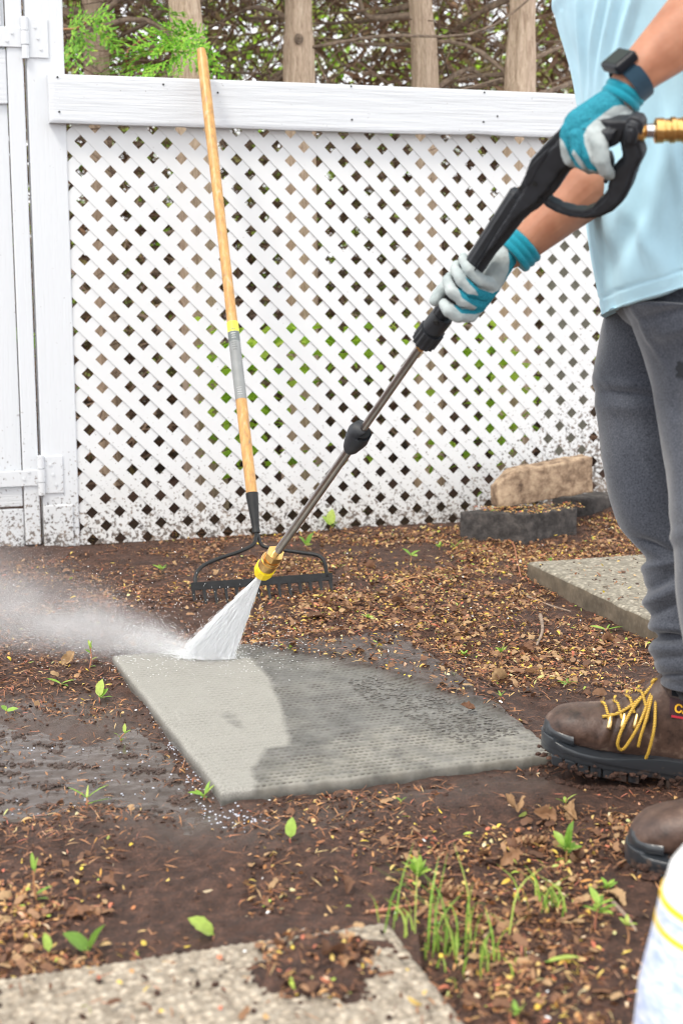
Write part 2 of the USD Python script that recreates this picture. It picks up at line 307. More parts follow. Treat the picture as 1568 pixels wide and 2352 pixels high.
# concrete slab being washed: mask = (washed, soil film, pale mud film)
look('slab_look', {"g": ("geometry", {}), "at": ("attribute", {"attribute": "mask"}), "sc": ("separate_color", {}),
              "n": ("noise_texture", {"scale": 420, "detail": 3, "roughness": 0.7}), "nb": ("noise_texture", {"scale": 22, "detail": 5, "roughness": 0.6}),
              "clean": ("rgb_ramp", {"ramp": [(0.25, (0.145, 0.140, 0.124)), (0.5, (0.255, 0.247, 0.222)), (0.75, (0.355, 0.345, 0.312))]}),
              "dirty": ("rgb_ramp", {"ramp": [(0.25, (0.055, 0.0535, 0.049)), (0.5, (0.092, 0.090, 0.083)), (0.75, (0.15, 0.146, 0.135))]}),
              "mud": ("rgb_ramp", {"ramp": [(0.3, (0.16, 0.150, 0.125)), (0.7, (0.27, 0.258, 0.225))]}),
              "soilc": ("rgb_ramp", {"ramp": [(0.3, (0.020, 0.013, 0.011)), (0.7, (0.052, 0.037, 0.031))]}),
              "m1": ("mix_color", {}), "m2": ("mix_color", {}), "m3": ("mix_color", {}),
              "ro": ("map_range", {"to_min": 0.22, "to_max": 0.62}), "b": ("bump", {"strength": 0.6, "distance": 0.0015}), "p": ("principled_bsdf", {"specular_ior_level": 0.4})},
     [("g.position", "n.vector"), ("g.position", "nb.vector"), ("at.color", "sc.color"), ("n.fac", "clean.fac"), ("nb.fac", "dirty.fac"), ("nb.fac", "mud.fac"), ("nb.fac", "soilc.fac"),
      ("dirty.color", "m1.a"), ("clean.color", "m1.b"), ("sc.r", "m1.fac"), ("m1.result", "m2.a"), ("mud.color", "m2.b"), ("sc.b", "m2.fac"), ("m2.result", "m3.a"), ("soilc.color", "m3.b"), ("sc.g", "m3.fac"),
      ("m3.result", "p.base_color"), ("sc.r", "ro.value"), ("ro.result", "p.roughness"), ("n.fac", "b.height"), ("b.normal", "p.normal")])
def stone(name, stops, scale=60, rough=0.8, bump=0.6):
    look(name, {"g": ("geometry", {}), "n": ("noise_texture", {"scale": scale, "detail": 8, "roughness": 0.7}), "r": ("rgb_ramp", {"ramp": stops}),
                "b": ("bump", {"strength": bump, "distance": 0.004}), "p": ("principled_bsdf", {"roughness": rough, "specular_ior_level": 0.25})},
         [("g.position", "n.vector"), ("n.fac", "r.fac"), ("r.color", "p.base_color"), ("n.fac", "b.height"), ("b.normal", "p.normal")])
def slab_stone(name, stops, scale, side):
    """weathered concrete with the earth stain along its cut sides"""
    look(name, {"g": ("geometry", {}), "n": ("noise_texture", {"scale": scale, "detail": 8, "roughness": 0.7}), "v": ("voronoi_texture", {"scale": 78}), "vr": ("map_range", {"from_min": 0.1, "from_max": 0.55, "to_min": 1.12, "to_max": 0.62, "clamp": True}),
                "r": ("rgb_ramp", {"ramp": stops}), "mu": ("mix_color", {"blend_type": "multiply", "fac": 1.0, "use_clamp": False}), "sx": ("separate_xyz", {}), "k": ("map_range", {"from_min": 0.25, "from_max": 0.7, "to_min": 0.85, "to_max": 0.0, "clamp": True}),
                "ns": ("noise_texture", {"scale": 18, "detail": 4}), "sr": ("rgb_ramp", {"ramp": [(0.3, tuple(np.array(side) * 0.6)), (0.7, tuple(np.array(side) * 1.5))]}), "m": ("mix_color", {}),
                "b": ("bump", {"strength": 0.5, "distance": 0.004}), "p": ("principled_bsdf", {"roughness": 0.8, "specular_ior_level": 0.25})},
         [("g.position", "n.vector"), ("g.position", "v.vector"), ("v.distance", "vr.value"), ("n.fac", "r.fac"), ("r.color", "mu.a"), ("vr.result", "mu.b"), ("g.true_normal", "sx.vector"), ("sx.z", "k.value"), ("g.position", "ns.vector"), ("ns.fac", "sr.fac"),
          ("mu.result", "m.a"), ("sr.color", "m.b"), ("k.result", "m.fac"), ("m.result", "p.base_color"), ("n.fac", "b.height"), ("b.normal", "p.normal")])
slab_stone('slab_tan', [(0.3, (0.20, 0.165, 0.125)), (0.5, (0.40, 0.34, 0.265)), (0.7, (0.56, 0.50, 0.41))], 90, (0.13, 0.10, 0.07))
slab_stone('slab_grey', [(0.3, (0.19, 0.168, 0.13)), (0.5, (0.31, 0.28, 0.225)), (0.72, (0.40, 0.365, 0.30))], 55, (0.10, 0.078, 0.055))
stone('stone_tan', [(0.3, (0.06, 0.038, 0.026)), (0.45, (0.22, 0.15, 0.10)), (0.6, (0.38, 0.28, 0.19)), (0.75, (0.48, 0.38, 0.27))], 26)
stone('stone_dark', [(0.3, (0.022, 0.020, 0.019)), (0.5, (0.055, 0.050, 0.048)), (0.75, (0.13, 0.115, 0.105))], 40)
stone('board_grey', [(0.3, (0.30, 0.28, 0.23)), (0.6, (0.42, 0.40, 0.34))], 20)
simple('black_plastic', (0.015, 0.017, 0.021), 0.48, var=0.3, bump=0.25, bscale=900, spec=0.4)
simple('dark_hole', (0.006, 0.006, 0.006), 0.8)
simple('iron_black', (0.009, 0.0095, 0.010), 0.42, var=0.4, bump=0.5, bscale=500, spec=0.35)
simple('steel', (0.42, 0.39, 0.37), 0.22, metal=1.0, var=0.15, scale=25)
simple('chrome', (0.62, 0.62, 0.62), 0.15, metal=1.0, var=0.05)
simple('brass', (0.72, 0.45, 0.16), 0.25, metal=1.0, var=0.12)
simple('hook_brass', (0.80, 0.60, 0.28), 0.3, metal=1.0)
simple('yellow_plastic', (0.85, 0.62, 0.01), 0.4, var=0.03)
simple('hose_grey', (0.16, 0.18, 0.18), 0.45)
look('wood', {"g": ("geometry", {}), "mp": ("mapping", {"scale": (26, 26, 1.6)}), "n": ("noise_texture", {"scale": 3.0, "detail": 5, "roughness": 0.6, "distortion": 0.4}),
              "r": ("rgb_ramp", {"ramp": [(0.30, (0.22, 0.16, 0.11)), (0.40, (0.42, 0.22, 0.07)), (0.56, (0.55, 0.30, 0.095)), (0.70, (0.48, 0.35, 0.22))]}),
              "b": ("bump", {"strength": 0.3, "distance": 0.002}), "p": ("principled_bsdf", {"roughness": 0.4})},
     [("g.position", "mp.vector"), ("mp.vector", "n.vector"), ("n.fac", "r.fac"), ("r.color", "p.base_color"), ("n.fac", "b.height"), ("b.normal", "p.normal")])
simple('tag_yellow', (0.75, 0.75, 0.06), 0.4, var=0.03)
simple('tag_dark', (0.13, 0.15, 0.15), 0.4)
simple('tag_grey', (0.22, 0.23, 0.23), 0.45, var=0.1)
simple('print_pale', (0.42, 0.43, 0.43), 0.5)
simple('print_dark', (0.10, 0.11, 0.11), 0.5)
def cloth(name, dark, light, scale=700, rough=0.9, sheen=0.2, bump=0.25, big=(0.92, 1.08)):
    look(name, {"g": ("geometry", {}), "n": ("noise_texture", {"scale": scale, "detail": 3, "roughness": 0.7}), "r": ("rgb_ramp", {"ramp": [(0.3, dark), (0.7, light)]}),
                "nb": ("noise_texture", {"scale": 9, "detail": 3}), "v": ("map_range", {"from_min": 0.3, "from_max": 0.7, "to_min": big[0], "to_max": big[1]}),
                "mu": ("mix_color", {"blend_type": "multiply", "fac": 1.0, "use_clamp": False}),
                "b": ("bump", {"strength": bump, "distance": 0.001}), "p": ("principled_bsdf", {"roughness": rough, "specular_ior_level": 0.15, "sheen_weight": sheen})},
         [("g.position", "n.vector"), ("g.position", "nb.vector"), ("n.fac", "r.fac"), ("nb.fac", "v.value"), ("r.color", "mu.a"), ("v.result", "mu.b"), ("mu.result", "p.base_color"), ("n.fac", "b.height"), ("b.normal", "p.normal")])
cloth('shirt_blue', (0.43, 0.68, 0.81), (0.49, 0.74, 0.86), sheen=0.1, big=(0.86, 1.10))
cloth('pants_grey', (0.027, 0.031, 0.041), (0.088, 0.096, 0.118), scale=330, sheen=0.3)
cloth('sock_black', (0.012, 0.014, 0.018), (0.03, 0.033, 0.04))
cloth('cuff_teal', (0.005, 0.16, 0.23), (0.012, 0.26, 0.34), sheen=0.2)
cloth('strap_navy', (0.010, 0.028, 0.048), (0.02, 0.05, 0.08))
look('glove_look', {"g": ("geometry", {}), "at": ("attribute", {"attribute": "mask"}), "sc": ("separate_color", {}), "n": ("noise_texture", {"scale": 500, "detail": 3}), "nb": ("noise_texture", {"scale": 40, "detail": 4}),
                    "r": ("rgb_ramp", {"ramp": [(0.3, (0.008, 0.13, 0.19)), (0.7, (0.025, 0.25, 0.32))]}), "r2": ("rgb_ramp", {"ramp": [(0.3, (0.27, 0.315, 0.32)), (0.7, (0.40, 0.44, 0.44))]}),
                    "m": ("mix_color", {}), "st": ("map_range", {"from_min": 0.4, "from_max": 0.6, "clamp": True}), "b": ("bump", {"strength": 0.25, "distance": 0.001}), "p": ("principled_bsdf", {"roughness": 0.75, "specular_ior_level": 0.2})},
     [("g.position", "n.vector"), ("g.position", "nb.vector"), ("n.fac", "r.fac"), ("nb.fac", "r2.fac"), ("at.color", "sc.color"), ("sc.r", "st.value"), ("st.result", "m.fac"), ("r2.color", "m.a"), ("r.color", "m.b"), ("m.result", "p.base_color"), ("n.fac", "b.height"), ("b.normal", "p.normal")])
look('skin', {"g": ("geometry", {}), "n": ("noise_texture", {"scale": 30, "detail": 4}), "r": ("rgb_ramp", {"ramp": [(0.3, (0.30, 0.125, 0.070)), (0.7, (0.41, 0.195, 0.118))]}),
              "n2": ("noise_texture", {"scale": 600, "detail": 2}), "b": ("bump", {"strength": 0.15, "distance": 0.001}),
              "p": ("principled_bsdf", {"roughness": 0.5, "subsurface_weight": 0.15, "subsurface_scale": 0.004, "specular_ior_level": 0.35})},
     [("g.position", "n.vector"), ("n.fac", "r.fac"), ("r.color", "p.base_color"), ("g.position", "n2.vector"), ("n2.fac", "b.height"), ("b.normal", "p.normal")])
simple('hair', (0.03, 0.02, 0.015), 0.5)
look('boot_leather', {"g": ("geometry", {}), "n": ("noise_texture", {"scale": 28, "detail": 6, "roughness": 0.65}), "r": ("rgb_ramp", {"ramp": [(0.32, (0.016, 0.009, 0.007)), (0.44, (0.055, 0.031, 0.023)), (0.57, (0.085, 0.050, 0.037)), (0.66, (0.16, 0.105, 0.078)), (0.76, (0.24, 0.17, 0.13))]}),
                      "n2": ("noise_texture", {"scale": 300, "detail": 4}), "b": ("bump", {"strength": 0.35, "distance": 0.002}), "p": ("principled_bsdf", {"roughness": 0.5, "specular_ior_level": 0.45})},
     [("g.position", "n.vector"), ("n.fac", "r.fac"), ("r.color", "p.base_color"), ("g.position", "n2.vector"), ("n2.fac", "b.height"), ("b.normal", "p.normal")])
look('sole_rubber', {"g": ("geometry", {}), "sx": ("separate_xyz", {}), "n": ("noise_texture", {"scale": 60, "detail": 5}), "hz": ("map_range", {"from_min": 0.0, "from_max": 0.05, "to_min": 0.35, "to_max": 0.72, "clamp": True}),
                     "df": ("math", {"math_type": "subtract"}), "st": ("map_range", {"from_min": 0.0, "from_max": 0.06, "clamp": True}), "c": ("mix_color", {"a": (0.018, 0.021, 0.025), "b": (0.05, 0.032, 0.025)}),
                     "ro": ("map_range", {"to_min": 0.3, "to_max": 0.7}), "p": ("principled_bsdf", {"specular_ior_level": 0.6})},
     [("g.position", "sx.vector"), ("sx.z", "hz.value"), ("g.position", "n.vector"), ("n.fac", "df.value1"), ("hz.result", "df.value2"), ("df.value", "st.value"), ("st.result", "c.fac"), ("c.result", "p.base_color"), ("st.result", "ro.value"), ("ro.result", "p.roughness")])
look('lace_look', {"g": ("geometry", {}), "v": ("wave_texture", {"scale": 130, "bands_direction": "z", "distortion": 1.0}), "r": ("rgb_ramp", {"ramp": [(0.25, (0.10, 0.05, 0.02)), (0.42, (0.62, 0.37, 0.03)), (1.0, (0.70, 0.45, 0.05))]}), "p": ("principled_bsdf", {"roughness": 0.6})},
     [("g.position", "v.vector"), ("v.fac", "r.fac"), ("r.color", "p.base_color")])
simple('logo_yellow', (0.85, 0.45, 0.02), 0.5, var=0.03)
simple('tag_red', (0.42, 0.02, 0.04), 0.5)
simple('tag_maroon', (0.035, 0.012, 0.015), 0.5)
simple('watch_black', (0.006, 0.007, 0.010), 0.30, var=0.1, spec=0.25)
simple('jug_white', (0.78, 0.79, 0.80), 0.35, var=0.03)
look('jug_label', {"g": ("geometry", {}), "mp": ("mapping", {"scale": (28, 28, 110)}), "n": ("noise_texture", {"scale": 1.6, "detail": 3, "roughness": 0.7}), "r": ("rgb_ramp", {"ramp": [(0.42, (0.36, 0.45, 0.69)), (0.56, (0.62, 0.67, 0.79)), (0.68, (0.70, 0.73, 0.79))]}), "p": ("principled_bsdf", {"roughness": 0.35})},
     [("g.position", "mp.vector"), ("mp.vector", "n.vector"), ("n.fac", "r.fac"), ("r.color", "p.base_color")])
simple('jug_yellow', (0.80, 0.52, 0.02), 0.35, var=0.02)
look('bubble', {"p": ("principled_bsdf", {"base_color": (0.42, 0.44, 0.50), "roughness": 0.08, "specular_ior_level": 0.8})})
look('bead_water', {"p": ("principled_bsdf", {"base_color": (0.10, 0.09, 0.08), "roughness": 0.05, "specular_ior_level": 0.8})})

# ------------------------------------------------------------------ layout: slabs, fence frame
ANG = math.radians(17.7)
EU, EV = rotz(ANG)                       # along the fence to the right, and away from the camera
EZ = np.array([0, 0, 1.0])
SZ = 0.024                               # top of the washed slab
SB = atz(508, 1818, SZ)                  # its near-left corner
SLU, SLV = 0.60, 0.855
FP = atz(180, 1252, 0.0)                 # foot of the fence at the right edge of the gate post
FN = -EV                                 # fence normal, to the camera
def fl(s, z, d=0.0):                     # fence frame -> world
    return FP + s * EU + d * FN + np.array([0, 0, z])
def fpx(px, py, d=0.0):                  # photo pixel on the fence plane -> (s, z)
    w = onpl(px, py, fl(0, 0, d), FN) - FP
    return float(w @ EU), float(w[2])
def fbox(s0, s1, z0, z1, d0, d1, c=0.002):
    return frame(cbox((s0, d0, z0), (s1, d1, z1), c), FP, EU, FN, EZ)
def slab_uv(x, y):
    dx, dy = x - SB[0], y - SB[1]
    return dx * EU[0] + dy * EU[1], dx * EV[0] + dy * EV[1]
RS = atz(1211, 1290, 0.05)               # far-left corner of the right-hand slab
FS = atz(888, 2112, 0.03)                # far-right corner of the near slab
def gpoly(pts, z=0.0):
    return np.array([atz(px, py, z)[:2] for px, py in pts])
WATER_PX = [(-700, 1600), (-200, 1600), (60, 1660), (200, 1690), (330, 1650), (400, 1720), (520, 1850), (560, 1880), (430, 1910), (300, 1860), (120, 1850), (0, 1865), (-700, 1950)]
WATER = Polygon(gpoly(WATER_PX))
def dist_in(poly, x, y):
    """signed distance to the polygon, positive inside"""
    p = shapely.points(x.ravel(), y.ravel()); d = shapely.distance(p, poly.exterior)
    return np.where(shapely.contains(poly, p), d, -d).reshape(x.shape)
MOUND = atz(1400, 1215, 0)
def gh(x, y, fine=True):
    x, y = np.asarray(x, float), np.asarray(y, float)
    P = np.stack([x, y, np.zeros_like(x)], -1)
    h = 0.030 * fb(P, 4.0, 3, 1) + 0.012 * fb(P, 17.0, 3, 2)
    if fine: h = h + 0.010 * fb(P, 70.0, 3, 3) + 0.004 * np.maximum(fb(P, 190.0, 2, 4), 0)
    near = np.clip((1.6 - y) / 1.5, 0, 1); h = h * (1 - 0.5 * near)
    w = dist_in(WATER, x, y); k = np.clip((w + 0.05) / 0.10, 0, 1); k = k * k * (3 - 2 * k)
    h = h * (1 - 0.50 * k) - 0.0135 * k
    h -= 0.03 * np.exp(-(((x - 0.56) / 0.14) ** 2 + ((y - 4.26) / 0.14) ** 2))
    h += 0.06 * np.exp(-(((x - MOUND[0] - 0.12) / 0.16) ** 2 + ((y - MOUND[1] - 0.12) / 0.2) ** 2))
    # soil banked up against the washed slab's far and right sides, a little scoop in front of it
    u, v = slab_uv(x, y)
    du, dv = np.maximum(0, u - SLU), np.maximum(0, v - SLV)
    right = np.exp(-(du / 0.07) ** 2) * np.clip((v - 0.05) / 0.3, 0, 1) * (u > SLU - 0.02) * (v < SLV + 0.1)
    back = np.exp(-(dv / 0.08) ** 2) * np.clip((u - 0.12) / 0.25, 0, 1) * (v > SLV - 0.02) * (u < SLU + 0.1)
    h += 0.030 * np.maximum(right, back)
    inside = (u > 0.01) & (u < SLU - 0.01) & (v > 0.01) & (v < SLV - 0.01)
    h = np.where(inside, np.minimum(h, 0.0), h)
    w = np.stack([x, y], -1) - RS[:2]; a, b = w @ EU[:2], w @ EV[:2]
    h = np.where((a > 0.01) & (b < -0.01) & (b > -1.0) & (a < 0.7), np.minimum(h, 0.01), h)
    w = np.stack([x, y], -1) - FS[:2]; a, b = w @ EU[:2], w @ EV[:2]
    h = np.where((a < -0.01) & (b < -0.01), np.minimum(h, 0.005), h)
    return h
def sh(x, y):
    """height of whatever surface lies on top: ground, slabs"""
    h = gh(x, y)
    u, v = slab_uv(x, y); h = np.where((u > 0) & (u < SLU) & (v > 0) & (v < SLV), np.maximum(h, SZ + 0.004), h)
    w = np.stack([x, y], -1) - RS[:2]; a, b = w @ EU[:2], w @ EV[:2]; h = np.where((a > 0) & (a < 0.65) & (b < 0) & (b > -0.95), np.maximum(h, 0.05), h)
    w = np.stack([x, y], -1) - FS[:2]; a, b = w @ EU[:2], w @ EV[:2]; h = np.where((a < 0) & (b < 0), np.maximum(h, 0.033), h)
    return h
def inter(*runs):
    return np.unique(np.concatenate([np.arange(a, b, s) for a, b, s in runs]).round(5))
gx = inter((-60, -8, 4), (-8, -2, 0.3), (-2, -1.25, 0.03), (-1.25, 1.3, 0.010), (1.3, 2, 0.03), (2, 8, 0.3), (8, 61, 4))
gy = inter((-30, -3, 3), (-3, 1.2, 0.1), (1.2, 3.4, 0.010), (3.4, 5.2, 0.016), (5.2, 8, 0.08), (8, 20, 0.5), (20, 121, 5))
X, Y = np.meshgrid(gx, gy, indexing='ij')
Z = gh(X, Y)
def grid_faces(nx, ny):
    i, j = np.meshgrid(np.arange(nx - 1), np.arange(ny - 1), indexing='ij'); a = (i * ny + j).ravel()
    return np.concatenate([np.stack([a, a + ny, a + ny + 1], -1), np.stack([a, a + ny + 1, a + 1], -1)])
PXY = project(np.stack([X, Y, Z], -1))
def soft_poly(pts, x, y, w):
    return np.clip(0.5 + dist_in(Polygon(pts), x, y) / w, 0, 1)
vis = (Y > 1.2) & (Y < 5.4) & (np.abs(X) < 2)
wet = np.zeros_like(X)
wet_px = [(-600, 1590), (200, 1590), (330, 1640), (560, 1870), (1250, 1785), (1300, 1810), (1000, 1840), (620, 1925), (400, 1925), (0, 1885), (-600, 1960)]
wet = soft_poly(gpoly(wet_px), X, Y, 0.12) * np.clip(0.55 + 1.6 * fb(np.stack([X, Y, 0 * X], -1), 9, 3, 8), 0, 1)
put('ground', trimesh.Trimesh(np.stack([X, Y, Z], -1).reshape(-1, 3), grid_faces(len(gx), len(gy)), process=False), 'soil', smooth=True, kind='structure',
    label='dark crumbly garden soil around the concrete slabs', attr={'mask': wet.ravel()})

# muddy runoff water left of the slab
wx, wy = np.arange(-1.6, -0.15, 0.006), np.arange(2.0, 3.0, 0.006)
X, Y = np.meshgrid(wx, wy, indexing='ij'); d = dist_in(WATER.buffer(0.02), X, Y)
P = np.stack([X * 0.6 + Y * 0.2, Y, 0 * X], -1)
Zw = -0.0085 + 0.0036 * fb(P, 26, 3, 5) + 0.0028 * fb(P, 80, 2, 6) - 0.03 * np.clip(-d / 0.05, 0, 1)
keep = d > -0.05
fa = grid_faces(len(wx), len(wy)); fa = fa[keep.ravel()[fa].all(1)]
t = trimesh.Trimesh(np.stack([X, Y, Zw], -1).reshape(-1, 3), fa, process=False); t.remove_unreferenced_vertices()
put('puddle', t, 'muddy', smooth=True, kind='structure', label='shallow muddy water running off beside the washed slab')
def gscatter(n, poly_px, z=0.0):
    """n random ground points inside a photo-space polygon, evenly spread over the ground"""
    pg = Polygon(gpoly(poly_px, z)); x0, y0, x1, y1 = pg.bounds; out = np.zeros((0, 2))
    while len(out) < n:
        q = RNG.uniform((x0, y0), (x1, y1), (4 * n, 2)); q = q[shapely.contains_xy(pg, q[:, 0], q[:, 1])]; out = np.vstack([out, q])
    return out[:n]
bub = np.vstack([gscatter(260, [(380, 1700), (430, 1690), (560, 1860), (640, 1880), (560, 1920), (470, 1880)]), gscatter(70, [(-100, 1700), (420, 1720), (480, 1860), (300, 1880), (-100, 1860)]), gscatter(90, [(330, 1620), (390, 1640), (450, 1720), (390, 1720)])])
ico = trimesh.creation.icosphere(0)
r = RNG.uniform(0.0009, 0.0023, len(bub)) * RNG.choice([1, 1, 1.25], len(bub))
zb = np.maximum(gh(bub[:, 0], bub[:, 1]), -0.008)
V = (np.asarray(ico.vertices)[None] * r[:, None, None] * [1, 1, 0.7] + np.column_stack([bub, zb])[:, None]).reshape(-1, 3)
put('water_bubbles', trimesh.Trimesh(V, (np.asarray(ico.faces)[None] + (np.arange(len(bub)) * len(ico.vertices))[:, None, None]).reshape(-1, 3), process=False), 'bubble', smooth=True, kind='stuff',
    label='tiny bright bubbles on the muddy runoff by the slab corner', cat='bubbles')

# ------------------------------------------------------------------ slabs
def slab_mesh(o, lu, lv, th, su, sv, hfun, edge=0.012, splay=(0, 0)):
    """slab with a fine relief on top: o = near-left top corner in world, hfun(U, V) -> height offset"""
    us, vs = np.linspace(0, lu, su), np.linspace(0, lv, sv)
    U, V = np.meshgrid(us, vs, indexing='ij')
    e = np.minimum(np.minimum(U, lu - U), np.minimum(V, lv - V))
    rd = edge - np.sqrt(np.maximum(edge**2 - np.maximum(edge - e, 0) ** 2, 0))
    U = U + V / lv * (splay[0] * (1 - U / lu) + splay[1] * U / lu)
    P3 = np.stack([U, V, 0 * U], -1)
    ch = 0.010 * np.clip(fb(P3, 28, 3, 11) - 0.10, 0, 1) * (e < 0.03)
    Hh = hfun(U, V) - 0.5 * rd - ch
    jx = 0.004 * fb(P3, 22, 3, 12) * (e < 0.004); jy = 0.004 * fb(P3, 22, 3, 13) * (e < 0.004)
    W = o + (U + jx)[..., None] * EU + (V + jy)[..., None] * EV + Hh[..., None] * EZ
    fs = grid_faces(su, sv)
    idx = np.arange(su * sv).reshape(su, sv)
    loop = np.concatenate([idx[:, 0], idx[-1, 1:], idx[-2::-1, -1], idx[0, -2:0:-1]])
    top = W.reshape(-1, 3); vs_, f_ = [top], [fs]
    prev, base = loop, len(top); n = len(loop)
    rim = top[loop]
    for k, dz in enumerate((0.3, 0.65, 1.0)):
        q = rim.copy(); q[:, 2] = rim[:, 2] * (1 - dz) + (o[2] - th) * dz
        q += 0.003 * np.stack([fb(q, 40, 3, 14 + k), fb(q, 40, 3, 18 + k), 0 * q[:, 0]], 1)
        vs_.append(q); cur = base + np.arange(n); base += n
        f_ += [np.stack([prev, cur, np.roll(cur, -1)], -1), np.stack([prev, np.roll(cur, -1), np.roll(prev, -1)], -1)]
        prev = cur
    t = trimesh.Trimesh(np.vstack(vs_), np.concatenate(f_), process=False)
    return t, U, V, len(loop)
# masks of the washed slab from the photograph, as areas on the slab itself
def spoly(pts):
    return np.array([slab_uv(*atz(px, py, SZ)[:2]) for px, py in pts])
WASHED = spoly([(200, 1480), (400, 1490), (540, 1495), (575, 1505), (610, 1545), (640, 1600), (655, 1660), (668, 1712), (630, 1716), (612, 1720), (580, 1768), (588, 1800), (560, 1860), (450, 1900), (100, 1560)])
SOILED = spoly([(548, 1484), (700, 1440), (950, 1430), (1330, 1680), (1225, 1678), (1120, 1632), (1000, 1592), (900, 1562), (860, 1545), (770, 1522), (650, 1505)])
PALE = spoly([(540, 1800), (640, 1752), (740, 1728), (860, 1680), (960, 1672), (1080, 1690), (1190, 1672), (1330, 1700), (1330, 1800), (600, 1860)])
SMEAR = spoly([(500, 1640), (530, 1634), (560, 1660), (566, 1676), (545, 1680), (520, 1660)])
def slab_h(U, V):
    P3 = np.stack([U, V, 0 * U], -1)
    soil = np.clip(0.5 + (dist_in(Polygon(SOILED), U, V) + 0.05 * fb(P3, 18, 3, 31)) / 0.05, 0, 1)
    row = np.floor(V / 0.0145)
    a = np.abs(((U / 0.0112 + 0.31 * row + 0.10 * fb(np.stack([U, V, 0 * U], -1), 55, 2, 45)) % 1) - 0.5) * 2; b = np.abs((V / 0.0145 % 1) - 0.5) * 2
    pit = np.clip(1.5 - 2.2 * np.maximum(a * 0.72, b * 1.35), 0, 1) * np.clip(0.75 + 1.8 * fb(P3, 45, 2, 46), 0.1, 1)
    worn = 0.55 + 0.45 * np.clip(0.5 + 3 * fb(P3, 7, 2, 33), 0, 1)
    return -0.0024 * pit * worn * (0.35 + 0.65 * (1 - np.clip(0.5 + dist_in(Polygon(WASHED), U, V) / 0.02, 0, 1))) * (1 - soil) + soil * (0.003 + 0.016 * np.clip(fb(P3, 14, 4, 34) + 0.18, 0, 1)) + 0.0016 * fb(P3, 90, 2, 35), soil, pit
t, U, V, nl = slab_mesh(SB, SLU, SLV, 0.05, 240, 240, lambda U, V: slab_h(U, V)[0], splay=(-0.044, 0.012))
hh, soil, pit = slab_h(U, V)
P3 = np.stack([U, V, 0 * U], -1)
clean = np.clip(0.5 + (dist_in(Polygon(WASHED), U, V) + 0.012 * fb(P3, 60, 3, 36) + 0.012 * fb(P3, 16, 2, 39)) / 0.012, 0, 1)
sm = 0.7 * np.clip(0.1 + (dist_in(Polygon(SMEAR), U, V) + 0.03 * fb(P3, 60, 3, 37)) / 0.02, 0, 1)
clean = np.clip(clean * (1 - 0.75 * sm) - 0.16 * pit * clean * np.clip(0.6 + 4 * fb(P3, 14, 3, 42), 0, 1), 0, 1)
pale = np.clip(0.45 + (dist_in(Polygon(PALE), U, V) + 0.13 * fb(P3, 12, 4, 38)) / 0.07, 0, 1) * (1 - 0.55 * pit) * np.clip(0.75 + 1.4 * fb(P3, 40, 3, 41), 0, 1)
pale = np.maximum(pale, 0.22 * np.clip(0.5 + 4 * fb(P3, 10, 3, 43), 0, 1) * (1 - pit))
m = np.stack([clean, np.clip(soil * (0.8 + 0.2 * (pit < 0.5)) + (0.92 - 0.66 * clean) * pit * np.clip(0.7 + 2 * fb(P3, 25, 3, 44), 0.2, 1), 0, 1), pale * (1 - clean)], -1).reshape(-1, 3)
side = np.zeros((len(t.vertices) - len(m), 3)); side[:, 2] = 0.15; side[nl:, 1] = 0.25; side[2 * nl:, 1] = 0.7
put('concrete_slab', t, 'slab_look', smooth=True, attr={'mask': np.vstack([m, side])},
    label='ribbed concrete slab half washed pale, half dark, under the water spray', cat='paving slab')
# water standing in the ribs: small glossy beads between soil film and wet dirt
bz = gscatter(520, [(790, 1560), (860, 1550), (1120, 1640), (1200, 1685), (1080, 1720), (920, 1640), (840, 1610)], SZ)
bz = bz[(lambda u, v: (u > 0.01) & (u < SLU - 0.01) & (v > 0.01) & (v < SLV - 0.01))(*slab_uv(bz[:, 0], bz[:, 1]))]
n = len(bz); V = np.asarray(ico.vertices) * [1, 1, 1]
sx = RNG.uniform(0.003, 0.0065, n); sy = RNG.uniform(0.0012, 0.0025, n)
V = np.stack([np.asarray(ico.vertices)[None, :, 0] * sx[:, None], np.asarray(ico.vertices)[None, :, 1] * sy[:, None], np.asarray(ico.vertices)[None, :, 2] * 0.0008 * np.ones((n, 1))], -1)
V = V[..., :1] * EU + V[..., 1:2] * EV + V[..., 2:3] * EZ + np.column_stack([bz, np.full(n, SZ + 0.001)])[:, None]
put('water_beads', trimesh.Trimesh(V.reshape(-1, 3), (np.asarray(ico.faces)[None] + (np.arange(n) * len(ico.vertices))[:, None, None]).reshape(-1, 3), process=False), 'bead_water', smooth=True, kind='stuff',
    label='beads of dirty water standing on the wet half of the slab', cat='water')
def rough_top(U, V):
    P3 = np.stack([U, V, 0 * U], -1)
    a = np.abs((U / 0.012 % 1) - 0.5) * 2; b = np.abs((V / 0.016 % 1) - 0.5) * 2
    return -0.0028 * np.clip(1.7 - 2.2 * np.maximum(a, b), 0, 1) + 0.004 * fb(P3, 60, 3, 51)
t, *_ = slab_mesh(FS - 0.9 * EU - 0.62 * EV, 0.9, 0.62, 0.06, 260, 180, rough_top)
put('concrete_slab', t, 'slab_tan', smooth=True, label='unwashed tan concrete slab with litter at the near edge of the yard', cat='paving slab')
t, *_ = slab_mesh(RS - 0.92 * EV, 0.62, 0.92, 0.06, 160, 200, lambda U, V: 0.4 * rough_top(U, V))
put('concrete_slab', t, 'slab_grey', smooth=True, label='dry raised concrete slab with white paint flecks beside the grey trousers', cat='paving slab')

